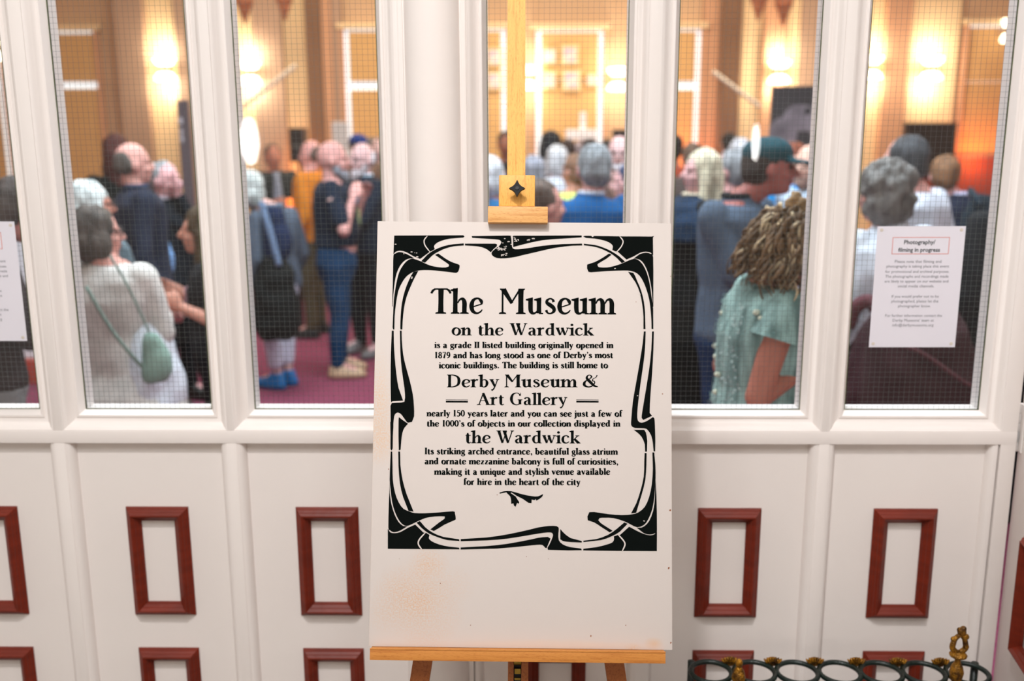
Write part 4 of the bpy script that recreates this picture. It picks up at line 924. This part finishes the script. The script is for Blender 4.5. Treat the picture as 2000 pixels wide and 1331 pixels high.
    if skirt:
        bm_2.loft([ringz((0, 0, 0), .15*g+.07, .12*g+.07, Ht*skirt), ringz((0, 0, 0), .165*g+.03, .13*g+.03, (Ht*skirt+zh)/2), ringz((0, 0, 0), .165*g+.012, .115*g+.012, zh), ringz((0, 0, 0), .145*g+.004, .10*g+.004, zh+.08)])
    else:
        bm_2.loft([ringz((0, 0, 0), .14*g, .10*g, zh-.13), ringz((0, 0, 0), .162*g+.010, .113*g+.012, zh-.03), ringz((0, 0, 0), .150*g+.006, .102*g+.008, zh+.09)])
        for s in (-1, 1):
            hj = Vector((s*.082*g, 0, zh-.04)); kn = Vector((s*(.085+stance*.1), .015, zk)); an = Vector((s*(.08+stance*.25), -.012, zs*trouser_end+.035))
            cap_(bm_2, hj, .092*g, kn, .068*g**.5); cap_(bm_2, kn, .068*g**.5, kn.lerp(Vector((s*(.08+stance*.25), -.012, .06)), min(1, (zk-an.z)/(zk-.06))), .056*g**.5)
    remesh(bm_2, 'skirt' if skirt else 'trousers', bc, root, vox*1.2, 3, .012, 8, (1, 1, .6))
    sh = cloth(*shoe, 'leather')
    for s in (-1, 1):
        x = s*(.08+stance*.25)
        f = MB().loft([ringz((x+s*.01, .055, 0), .050, .135, 0.004), ringz((x+s*.01, .055, 0), .052, .138, .03), ringz((x+s*.008, .045, 0), .046, .120, .055), ringz((x, .0, 0), .040, .065, .085), ringz((x, -.012, 0), .038, .045, .11)])
        f.build('shoe', sh, root, smooth=True)
    # --- hair
    style, hcol = hair
    hm = cloth(*hcol, 'hair'); H_ = MB(); hd_ = .010
    if style in ('short', 'grey', 'crop'):
        H_.ell(hp(0, -.022, .030), (.082*hk, .092*hk, .094*hk), 14, rot=HM); H_.ell(hp(0, -.045, -.010), (.077*hk, .066*hk, .080*hk), 12, rot=HM)
    elif style == 'fringe':
        H_.ell(hp(0, -.036, -.006), (.0820*hk, .074*hk, .058*hk), 12, rot=HM); H_.ell(hp(0, -.050, .016), (.075*hk, .056*hk, .068*hk), 12, rot=HM); hd_ = .006
    elif style == 'bob':
        H_.ell(hp(0, -.020, .030), (.088*hk, .098*hk, .098*hk), 14, rot=HM); H_.ell(hp(0, -.045, -.035), (.090*hk, .075*hk, .095*hk), 12, rot=HM)
        for s in (-1, 1): H_.ell(hp(s*.068, .0, -.040), (.028*hk, .050*hk, .075*hk), 10, rot=HM)
    elif style == 'long':
        H_.ell(hp(0, -.020, .030), (.086*hk, .098*hk, .098*hk), 14, rot=HM)
        cap_(H_, hp(0, -.05, -.02), .085*hk, hp(0, -.06, -.20), .070*hk)
        for s in (-1, 1): cap_(H_, hp(s*.062, .0, -.01), .034*hk, hp(s*.075, .01, -.19), .030*hk)
    elif style in ('curly', 'wavy'):
        rr = random.Random(npeople)
        H_.ell(hp(0, -.020, .030), (.090*hk, .100*hk, .100*hk), 14, rot=HM); H_.ell(hp(0, -.045, -.030), (.092*hk, .080*hk, .095*hk), 12, rot=HM)
        for _ in range(70):
            a = rr.uniform(0, 2*math.pi); e = rr.uniform(-.9, 1.3); v = Vector((math.cos(a)*math.cos(e), math.sin(a)*math.cos(e), math.sin(e)))
            if v.y > .25 and v.z < .55: continue
            H_.ell(hp(v.x*.088, v.y*.092-.025, v.z*.098+.012), rr.uniform(.016, .028)*hk, 7)
        hd_ = .016
    elif style == 'tied':
        H_.ell(hp(0, -.022, .026), (.078*hk, .094*hk, .096*hk), 14, rot=HM); H_.ell(hp(0, -.11, -.02), (.034*hk, .036*hk, .045*hk), 10, rot=HM)
    if style != 'bald' and H_.v: remesh(H_, 'hair', hm, root, min(vox, .011), 1 if style in ('curly', 'wavy') else 2, hd_, 26 if style not in ('curly', 'wavy') else 34, (1, 1, .5))
    if style == 'cap':
        pass
    if beard:
        b_ = MB(); b_.ell(hp(0, .046, -.085), (.050*hk, .046*hk, .048*hk), 12, rot=HM); b_.ell(hp(0, .070, -.105), (.030*hk, .030*hk, .040*hk), 10, rot=HM)
        for s in (-1, 1): b_.ell(hp(s*.048, .020, -.055), (.016*hk, .030*hk, .040*hk), 8, rot=HM)
        remesh(b_, 'beard', cloth(*beard, 'hair'), root, .009, 1, .008, 40)
    if eyes:
        for s in (-1, 1):
            e = MB().ell(hp(s*.032, .078, .004), (.0125*hk, .008*hk, .007*hk), 8, rot=HM); e.build('eye', cloth(58, 44, 40), root, smooth=True)
        MB().ell(hp(0, .090, -.060), (.021*hk, .006*hk, .0045*hk), 8, rot=HM).build('mouth', cloth(150, 84, 80), root, smooth=True)
    if glasses:
        gm = cloth(30, 28, 32, 'leather'); q_ = MB()
        for s in (-1, 1):
            c0 = hp(s*.033, .096, .004); q_.ring(c0, .024*hk, .019*hk, .0026, 20, 6, ax=(HM @ Vector((1, 0, 0)), HM @ Vector((0, 0, 1)))); q_.tube([hp(s*.056, .094, .008), hp(s*.078, .0, .006)], .0022, 6)
        q_.tube([hp(-.010, .098, .008), hp(.010, .098, .008)], .0025, 6); q_.build('glasses', gm, root, smooth=True)
    info = dict(root=root, hp=hp, HM=HM, hk=hk, arms=arms, zs=zs, zh=zh, Ht=Ht, nb=nb, sw=sw, g=g, tring=tring, vox=vox)
    if extra: extra(info)
    return info
def cap_hat(col, band=None):
    def f(i):
        hp, HM, hk = i['hp'], i['HM'], i['hk']; m = MB()
        m.ell(hp(0, -.012, .058), (.084*hk, .104*hk, .066*hk), 14, rot=HM)
        m.loft([[hp(.070*math.cos(a), .06+(.115 if ty else .02)*math.sin(a)+.0, .026-(.012 if ty else 0)+dz) for a in [math.pi*k/10 for k in range(11)]] for ty, dz in ((0, 0), (1, 0), (1, .010), (0, .012))])
        remesh(m, 'cap', cloth(*col), i['root'], .009, 2)
    return f
def badge(dx, dz, w_, h_, col, name='badge', y=None):
    def f(i):
        t = [r for r in i['tring'](.016)]
        z = i['zs']+dz
        a = min(t, key=lambda r: abs(r[0]-z)); yy = (y if y is not None else a[2]+a[3]+.012)
        MB().box((dx-w_/2, yy-.008, z-h_/2), (dx+w_/2, yy+.004, z+h_/2), .003).build(name, cloth(*col), i['root'])
    return f
def scarf(col, length=.35):
    def f(i):
        nb, zs = i['nb'], i['zs']; m = MB()
        m.ring((nb.x, nb.y+.01, zs+.04), .070, .072, .026, 20, 8)
        m.tube([(nb.x-.05, .09, zs+.02), (nb.x-.045, .135, zs-.10), (nb.x-.04, .14, zs-length)], [.030, .028, .030], 8)
        m.tube([(nb.x+.05, .09, zs+.02), (nb.x+.045, .135, zs-.10), (nb.x+.05, .14, zs-length*.9)], [.030, .028, .030], 8)
        remesh(m, 'scarf', cloth(*col), i['root'], .013, 2, .01, 30)
    return f
def shirtfront(col, w_=.10):
    def f(i):
        m = MB(); zs, zh = i['zs'], i['zh']; n = 6
        L = []
        for k in range(n+1):
            z = zs+.02-(zs-zh-.02)*k/n; r = min(i['tring'](.016), key=lambda q: abs(q[0]-z)); yy = r[2]+r[3]+.014
            L.append((z, yy))
        m.loft([[Vector((-w_*.5*(.6+.4*k/n), yy-.03, z)), Vector((0, yy+.008, z)), Vector((w_*.5*(.6+.4*k/n), yy-.03, z)), Vector((0, yy-.05, z))] for k, (z, yy) in enumerate(L)])
        m.build('shirt_front', cloth(*col), i['root'], smooth=True)
    return f
def sleeve_print(col):
    def f(i):
        for (Sh, El, Hd), s in zip(i['arms'], (-1, 1)):
            m = MB(); m.ell(Sh.lerp(El, .25)+Vector((s*.012, 0, .01)), (.056, .058, .040), 10); remesh(m, 'printed_patch', cloth(*col), i['root'], .012, 2)
            m = MB(); m.ell(Sh.lerp(El, .62), (.059, .059, .030), 10); remesh(m, 'printed_patch', cloth(*col), i['root'], .012, 2)
    return f
def multi(*fs):
    def f(i):
        for q in fs: q(i)
    return f
def blouse(col):
    def f(i):
        m = MB(); zh = i['zh']; m.loft([ringz((.155, .02, 0), .105, .15, zh-.16), ringz((.150, .02, 0), .100, .14, zh), ringz((.12, .03, 0), .085, .11, zh+.16), ringz((.10, .03, 0), .05, .07, zh+.26)])
        remesh(m, 'blouse', cloth(*col), i['root'], .012, 3, .012, 12)
    return f
def shawl(col):
    def f(i):
        m = MB(); zs = i['zs']; T = [r for r in i['tring'](.028) if r[0] > zs-.25]
        sw, g = i['sw'], i['g']
        m.loft([ringz((0, 0, 0), sw*g*.98+.05, .135*g+.02, zs-.17), ringz((0, 0, 0), sw*g*.98+.045, .125*g+.02, zs-.07), ringz((0, 0, 0), sw*g*.75+.02, .10*g+.01, zs+.01), ringz((0, -.01, 0), .075, .072, zs+.05)])
        remesh(m, 'shawl', cloth(*col), i['root'], i['vox'], 3, .012, 14)
    return f
person(253, 277, 5.5, -58, 'bald man in a navy shirt in profile facing right', (214, 158, 146), ('fringe', (92, 84, 78)), (40, 45, 60), (28, 30, 36), g=1.15, bx=262, collar=(56, 68, 92), vox=.011, eyes=True)
person(318, 314, 6.2, -112, 'woman with tied grey hair in black holding a hand to her face', (222, 170, 170), ('tied', (165, 168, 170)), (22, 27, 34), (20, 22, 26), woman=True, handR=(.03, .13, 1.34), handL=(-.12, .22, 1.0), vox=.011, eyes=True, collar=(200, 190, 200))
person(224, 262, 6.8, 20, 'person with dark red hair in black behind the bald man in navy', (150, 96, 84), ('long', (84, 40, 34)), (14, 17, 16), (20, 20, 22), woman=True)
person(170, 353, 4.85, -55, 'white-haired woman in a grey patterned jacket with a pale pink scarf', (196, 134, 116), ('bob', (226, 234, 232)), (92, 108, 116), (30, 34, 42), woman=True, collar=(226, 190, 206), glasses=True, eyes=True, bx=190, g=1.1)
person(178, 401, 4.2, -16, 'dark-haired woman in a long cream blazer with her back half turned', (206, 150, 138), ('bob', (90, 82, 76)), (208, 204, 198), (26, 32, 44), woman=True, g=1.12, hem=.375, kind='blazer', handR=(.07, .24, .92), handL=(-.10, .30, .88), bx=208, hyaw=-42, extra=blouse((216, 222, 230)), glasses=True, eyes=True, vox=.010, hk=.98)
person(396, 400, 4.72, 100, 'woman with long brown hair in a dark short-sleeved top reaching left', (196, 138, 118), ('long', (84, 68, 50)), (36, 37, 40), (22, 24, 30), woman=True, sleeve='short', handL=(-.21, .13, .93), handR=(.06, .16, .95), hint=(-.2, -1, -.5), bx=414, hk=1.0, vox=.010, g=1.1, extra=badge(.02, -.16, .07, .10, (190, 150, 160), 'printed_patch'))
person(2, 337, 3.65, -30, 'dark-haired man in brown looking down at the far left edge', (176, 118, 108), ('short', (74, 64, 60)), (52, 44, 44), (122, 124, 122), pitch=-28, handR=(.16, .22, 1.10), handL=(-.12, .26, 1.05), bx=-78, vox=.011)
# third pane
person(484, 333, 6.6, 62, 'grey-haired woman in a blue-grey coat with white cropped trousers and blue shoes', (214, 168, 158), ('bob', (206, 212, 208)), (86, 96, 110), (206, 208, 222), (26, 112, 176), g=1.06, woman=True, hem=.46, kind='coat', collar=(112, 126, 142), bx=528, trouser_end=.12, stance=-.12, vox=.012)
person(532, 281, 9.6, -150, 'man in a dark suit jacket over a grey shirt, far back', (184, 116, 90), ('crop', (96, 70, 56)), (46, 48, 46), (40, 40, 44), kind='jacket', handR=(.10, .26, 1.05), handL=(-.05, .26, 1.0), extra=shirtfront((150, 156, 170), .14))
person(608, 273, 8.3, 80, 'balding person in an orange shirt behind the man in navy tee', (222, 160, 150), ('fringe', (120, 96, 84)), (216, 132, 44), (84, 74, 54), bx=600, extra=None)
person(646, 274, 6.95, -82, 'bald man with a grey beard in a navy tee, blue jeans and tan boots', (206, 150, 142), ('bald', (0, 0, 0)), (24, 34, 50), (24, 60, 94), (196, 166, 134), g=1.22, fat=.05, sleeve='short', handR=(.20, .14, 1.27), handL=(-.10, .20, 1.25), beard=(150, 154, 164), eyes=True, vox=.0105, extra=multi(sleeve_print((216, 178, 170)), badge(-.02, -.22, .04, .12, (200, 214, 150), 'lanyard')), hk=1.10, hem=.565)
person(707, 278, 7.6, 142, 'white-bearded man with glasses in a black and pale blue jacket', (222, 180, 178), ('fringe', (226, 222, 228)), (30, 38, 52), (22, 24, 30), (120, 116, 116), hk=1.07, beard=(205, 196, 200), glasses=True, eyes=True, handR=(.10, .30, 1.20), handL=(-.02, .34, 1.16), collar=(196, 222, 240), g=1.15, vox=.012, extra=multi(badge(0, -.12, .26, .12, (140, 180, 214), 'chest_band'), badge(.10, -.02, .07, .12, (214, 226, 190), 'lanyard')), fat=.03)
person(699, 262, 9.2, 30, 'person in a blue cap far back between the pane edges', (150, 110, 96), ('short', (60, 50, 46)), (116, 90, 74), (60, 56, 60), extra=cap_hat((36, 60, 128)))
person(741, 266, 9.7, 170, 'dark-haired person far back at the right edge of the third pane', (214, 176, 170), ('short', (90, 70, 60)), (176, 156, 160), (60, 56, 60))
# fourth pane
person(958, 306, 6.1, -40, 'white-haired woman in blue left of the easel post', (206, 150, 142), ('bob', (216, 218, 224)), (40, 96, 140), (30, 30, 40), woman=True, vox=.013)
person(988, 256, 9.3, 178, 'dark-haired man facing forward behind the easel post', (160, 100, 76), ('short', (34, 28, 28)), (34, 28, 30), (30, 30, 34), eyes=True)
person(1042, 303, 6.75, 5, 'grey-haired person just right of the easel post, seen from behind', (200, 150, 140), ('short', (156, 158, 170)), (64, 72, 90), (30, 30, 40), g=1.05)
person(1077, 256, 8.5, -35, 'woman with long black hair in black in front of the pale wall stand', (206, 160, 150), ('long', (26, 26, 30)), (24, 30, 38), (24, 26, 30), woman=True)
person(1088, 284, 8.0, 10, 'white-haired person in a pale top among the crowd', (214, 168, 160), ('bob', (230, 232, 236)), (222, 228, 238), (90, 90, 100), woman=True, g=1.1)
person(1126, 299, 6.3, 40, 'brown-haired woman in a lime green top', (196, 140, 120), ('short', (140, 104, 82)), (200, 212, 112), (40, 40, 50), woman=True, bx=1116, hk=.95, g=1.15)
person(1161, 279, 5.15, 8, 'grey-haired man in a bright blue blazer seen from behind', (206, 150, 142), ('short', (146, 150, 154)), (26, 86, 142), (30, 34, 46), g=1.05, hk=1.08, kind='blazer', collar=(214, 220, 232), bx=1155, vox=.0105)
person(1210, 264, 6.9, 172, 'white-haired man with glasses facing the camera beside the blue blazer', (224, 182, 180), ('fringe', (228, 220, 228)), (110, 84, 78), (50, 40, 40), glasses=True, eyes=True, beard=(222, 214, 220), vox=.012)
person(1058, 351, 4.55, -62, 'brown-haired person close to the easel post looking right', (206, 150, 140), ('short', (98, 82, 74)), (52, 58, 84), (30, 30, 40), vox=.011)
person(1230, 318, 6.0, 70, 'person in brown at the right edge of the middle pane', (220, 172, 172), ('short', (66, 76, 108)), (98, 64, 52), (40, 36, 36), vox=.013)
for px, py, Y, hc, tc, lb in ((1108, 271, 10.2, (60, 46, 44), (90, 80, 90), 'dark-haired person far back, left of the white stand post'), (1131, 276, 10.9, (150, 140, 150), (120, 110, 120), 'grey-haired person far back, under the white stand'), (1152, 270, 9.6, (50, 42, 44), (70, 66, 74), 'dark-haired person far back, right of the white stand post'),
                              (1186, 272, 10.5, (44, 40, 40), (60, 60, 70), 'dark-haired person far back, below the small wall screen'), (1424, 258, 10.5, (36, 30, 30), (50, 44, 44), 'dark-haired person far back, left of the cap'), (1352, 278, 8.0, (120, 96, 80), (96, 84, 80), 'brown-haired person behind the blonde woman'), (725, 268, 10.4, (120, 110, 110), (150, 130, 130), 'person far back behind the white-bearded man')):
    person(px, py, Y, 10, lb, (196, 146, 130), ('short', hc), tc, (40, 40, 46))
# fifth pane
person(1316, 262, 8.6, 0, 'person in a rust red top at the left edge of the fifth pane', (180, 120, 100), ('short', (50, 40, 38)), (184, 86, 62), (60, 40, 40))
person(1374, 291, 5.2, 102, 'blonde woman facing left in a navy and black top with a white badge', (220, 172, 170), ('long', (226, 216, 188)), (12, 15, 18), (8, 10, 10), woman=True, g=1.2, handL=(-.06, .12, .98), handR=(.06, .12, .98), skirt=.10, collar=(226, 214, 190), hk=.95, bx=1358, eyes=True, vox=.011, extra=multi(shawl((22, 44, 68)), badge(-.09, -.15, .10, .06, (220, 226, 240), y=.19)))
person(1432, 290, 5.95, 50, 'grey-haired man in a mid-blue shirt facing left', (212, 158, 154), ('short', (142, 144, 148)), (48, 68, 106), (26, 40, 64), g=1.15, handR=(.05, .12, .98), handL=(-.05, .12, .98), bx=1424, hk=1.08, vox=.011)
person(1446, 268, 7.5, 5, 'white-haired person further back between the blonde woman and the cap', (214, 170, 166), ('short', (226, 226, 232)), (80, 84, 104), (40, 40, 50))
person(1501, 268, 4.3, -136, 'man in a dark teal cap and grey tee-shirt with folded arms', (156, 88, 80), ('crop', (60, 50, 46)), (80, 94, 112), (34, 54, 84), g=1.12, sleeve='short', handR=(.02, .24, 1.29), handL=(-.04, .25, 1.26), bx=1450, hyaw=40, extra=cap_hat((22, 66, 76)), vox=.0095, eyes=True, hk=1.05, collar=(24, 28, 32))
person(1549, 278, 6.3, 150, 'auburn-haired woman in a bright blue top right of the cap', (222, 178, 160), ('bob', (142, 76, 54)), (22, 144, 214), (40, 60, 90), woman=True, eyes=True, vox=.012)
person(1584, 281, 5.9, 132, 'bald man with glasses in a pale blue shirt at the right pane edge', (222, 176, 158), ('fringe', (150, 140, 134)), (196, 214, 234), (60, 70, 90), glasses=True, eyes=True, bx=1592, vox=.012, beard=(150, 120, 110))
# the woman right behind the glass
def near_details(i):
    hp, HM, root = i['hp'], i['HM'], i['root']; rr = random.Random(11)
    hm1 = cloth(116, 88, 60, 'hair'); hm2 = cloth(222, 198, 160, 'hair')
    bun = MB()
    for k in range(26):
        a = k*.9; bun.ell(hp(.024*math.cos(a)+rr.uniform(-.01, .01), -.075+.026*math.sin(a), .128+.022*math.sin(a*1.7)), rr.uniform(.011, .018), 7)
    remesh(bun, 'hair_bun', cloth(150, 118, 80, 'hair'), root, .006, 1, .008, 60)
    D, L_ = MB(), MB(); down = Vector((0, 0, -1))
    for k in range(480):
        a = rr.uniform(-3.4, .1); z0 = rr.uniform(-.05, .105); sc_ = math.sqrt(max(.05, 1-(z0/.118)**2))
        st = Vector((.088*math.cos(a)*sc_, -.020+.100*math.sin(a)*sc_, z0+.012))
        start = hp(st.x, st.y, st.z); c0 = hp(0, -.02, .0); o_ = (start-c0).normalized()
        ln = rr.uniform(.08, .14)+.07*(z0 > 0); ph = rr.uniform(0, 6.3); am = rr.uniform(.008, .018); fr_ = rr.uniform(7, 12); side = down.cross(o_)
        if side.length < .05: side = Vector((1, 0, 0))
        side.normalize(); P = []
        rad = .104+rr.uniform(0, .028)
        pos_ = start.copy(); dirv = (o_*(.3 if z0 > .05 else .5)+down*.7).normalized()
        for q in range(16):
            t = q/15
            P.append(pos_+side*math.sin(ph+t*fr_)*am*(.25+t)+o_*math.cos(ph+t*fr_)*am*(.25+t)*.8)
            pos_ = pos_+dirv*(ln/15); dirv = (dirv+down*.10).normalized()
            d = pos_-c0
            if d.length < rad and t < .7: pos_ = c0+d.normalized()*rad
        r0 = rr.uniform(.0038, .0078); rs_ = [r0*(.75+.4*math.sin(q*.9+ph))*(1-.55*(q/15)**3) for q in range(16)]
        (L_ if rr.random() < (.34 if z0 > .03 else .18) else D).tube(P, rs_, 6)
    tag(D.build('hair_lock', hm1, root, smooth=True), kind='stuff', label='brown wavy locks'); tag(L_.build('hair_lock', hm2, root, smooth=True), kind='stuff', label='blonde highlighted locks')
    # cap sleeve and sequins
    (Sh, El, Hd) = i['arms'][1]
    fl = MB(); d = (El-Sh).normalized()
    rings = []
    for t, r in ((-.16, .035), (-.02, .064), (.15, .070), (.34, .084)):
        c = Sh+(El-Sh)*t; s1 = d.orthogonal().normalized(); s2 = d.cross(s1)
        rings.append([c+(s1*math.cos(k*.393)+s2*math.sin(k*.393))*(r+.006*math.sin(k*2.4)*max(t, 0)) for k in range(16)])
    fl.loft(rings, cap=False); fl.build('flutter_sleeve', mint, root, smooth=True)
    sq = MB(); zs, zh = i['zs'], i['zh']; T = i['tring'](.021)
    for k in range(1500):
        z = rr.uniform(zh-.06, zs-.02); a = rr.uniform(0, 6.283)
        lo_ = max([r for r in T if r[0] <= z], key=lambda r: r[0], default=T[0]); hi_ = min([r for r in T if r[0] > z], key=lambda r: r[0], default=T[-1])
        u = 0 if hi_[0] == lo_[0] else (z-lo_[0])/(hi_[0]-lo_[0]); w_ = lo_[1]*(1-u)+hi_[1]*u; dd = lo_[2]*(1-u)+hi_[2]*u; cy = lo_[3]*(1-u)+hi_[3]*u
        x = w_*math.copysign(abs(math.cos(a))**.8, math.cos(a)); y = cy+dd*math.copysign(abs(math.sin(a))**.8, math.sin(a)); r = rr.uniform(.003, .0055)
        if x > .12: continue
        t1 = Vector((-math.sin(a), math.cos(a), 0)); n = Vector((math.cos(a), math.sin(a), 0)); tl = rr.uniform(-.5, .5)
        up = Vector((0, 0, 1))+n*tl
        c = Vector((x, y, z))+n*.004
        sq.add([c+t1*r+up*0, c+up*r, c-t1*r, c-up*r], [(0, 1, 2, 3)])
    tag(sq.build('sequins', sequin, root), kind='stuff')
    dots = MB()
    for k in range(26):
        z = rr.uniform(zh-.05, zs-.03); a = rr.uniform(2.2, 6.0); r_ = min(T, key=lambda q: abs(q[0]-z))
        dots.ell((r_[1]*math.cos(a)*1.02, r_[3]+r_[2]*math.sin(a)*1.04, z), (.012, .012, .009), 6)
    tag(dots.build('pearl_dots', cloth(216, 218, 196), root, smooth=True), kind='stuff')
mint = mat('mint_fabric', srgb(146, 178, 172), .8, .4, 26, stretch=(1, 1, .12), c2=srgb(84, 112, 108), bump=.4, bscale=110)
sequin = mat('sequin', srgb(190, 216, 212), .35, .5, 60, spec=.6)
_cache[('cloth', 151, 178, 166)] = mint
person(1516, 400, 3.12, -84, 'woman with wavy highlighted hair and a mint sequinned top right behind the glass', (176, 112, 94), ('short', (98, 72, 48)), (151, 178, 166), (120, 140, 124), woman=True, g=1.14, pitch=-34, hyaw=-14, sleeve='none', hem=.565, handR=(.10, .13, 1.02), hint=(.12, -.35, -1), bx=1498, vox=.008, hk=.97, kind='top', extra=near_details, eyes=True, lean=.05)
# sixth pane
person(1774, 263, 5.1, 38, 'tall man with dark grey hair in a pale shirt facing away', (216, 160, 150), ('short', (72, 74, 78)), (206, 212, 224), (50, 56, 70), g=1.12, bx=1800, hk=1.12, vox=.0105)
person(1731, 313, 4.15, 18, 'woman with curly grey hair in a white top with her back turned', (196, 146, 134), ('curly', (122, 119, 116)), (216, 224, 236), (60, 50, 52), woman=True, g=1.3, bx=1748, hk=1.12, vox=.010, collar=(206, 212, 224))
person(1849, 302, 5.95, -14, 'brown-haired man in a navy waistcoat with a lilac collar', (222, 170, 166), ('short', (140, 102, 72)), (30, 38, 58), (30, 34, 46), bx=1874, collar=(206, 208, 238), g=1.12, kind='waistcoat', vox=.012)
person(1994, 290, 4.25, 15, 'person with long dark hair in black at the right edge of the last pane', (150, 100, 84), ('long', (34, 28, 28)), (20, 24, 28), (20, 22, 26), woman=True, g=1.1)

# ------------------------------------------------------------------ bags and straps
def bag(name, px, py, Y, w_, d_, h_, col, label, rot=0, straps=(), flap=None):
    p = at(px, py, Y); t = tag(empty(name, p), label, 'bag'); t.rotation_euler = (0, 0, R_(rot))
    m = MB(); m.loft([ringz((0, 0, 0), w_*.40, d_*.42, -h_/2, pw=.85), ringz((0, 0, 0), w_*.53, d_*.5, -h_*.30, pw=.85), ringz((0, 0, 0), w_*.5, d_*.5, 0, pw=.85), ringz((0, 0, 0), w_*.38, d_*.40, h_*.32, pw=.85), ringz((0, 0, 0), w_*.22, d_*.2, h_*.5)])
    remesh(m, 'bag_body', cloth(*col), t, .014, 3, .02, 9)
    inv = Matrix.Rotation(-R_(rot), 3, 'Z')
    for pts, r in straps:
        q = [inv @ (at(*a)-p) for a in pts]; MB().tube(cr([tuple(v) for v in q], 5), r, 8).build('strap', cloth(*(flap or col)), t, smooth=True)
    return t
bag('tote', 323, 500, 5.75, .085, .06, .27, (126, 166, 214), 'pale blue bag or garment hanging between the bald man and the woman in black', 0)
bag('handbag', 301, 698, 4.0, .12, .09, .21, (134, 160, 148), 'small sage green shoulder bag hanging on the cream blazer', 20, [([(168, 560, 3.98), (215, 640, 3.97), (262, 700, 3.97), (296, 735, 3.99)], .008), ([(296, 660, 4.0), (250, 560, 3.99), (215, 500, 4.02)], .005)], (122, 138, 128))
bag('holdall', 540, 583, 6.32, .30, .26, .52, (16, 18, 18), 'large bulging black bag on the back of the woman in the blue-grey coat', 0, [([(510, 395, 6.28), (528, 455, 6.25), (545, 520, 6.25)], .022)], (110, 130, 158))
bag('rucksack', 538, 455, 6.42, .19, .16, .34, (30, 42, 70), 'navy hood or rucksack bulging behind the woman in the blue-grey coat', 0)
bag('rucksack', 1782, 735, 3.78, .52, .34, .62, (60, 34, 38), 'big dark maroon rucksack behind the notice in the last pane', 0, [([(1735, 665, 3.60), (1800, 690, 3.59), (1880, 745, 3.60), (1910, 760, 3.64)], .008), ([(1655, 640, 3.72), (1672, 600, 3.72), (1700, 590, 3.72), (1722, 620, 3.68)], .028)], (96, 56, 62))
bag('shoulder_bag', 1918, 425, 5.72, .22, .14, .26, (34, 48, 58), 'dark backpack on the shoulder of the man in the navy waistcoat', 0, [([(1895, 372, 5.8), (1905, 385, 5.66), (1915, 402, 5.62)], .02)])

finish_meshes()
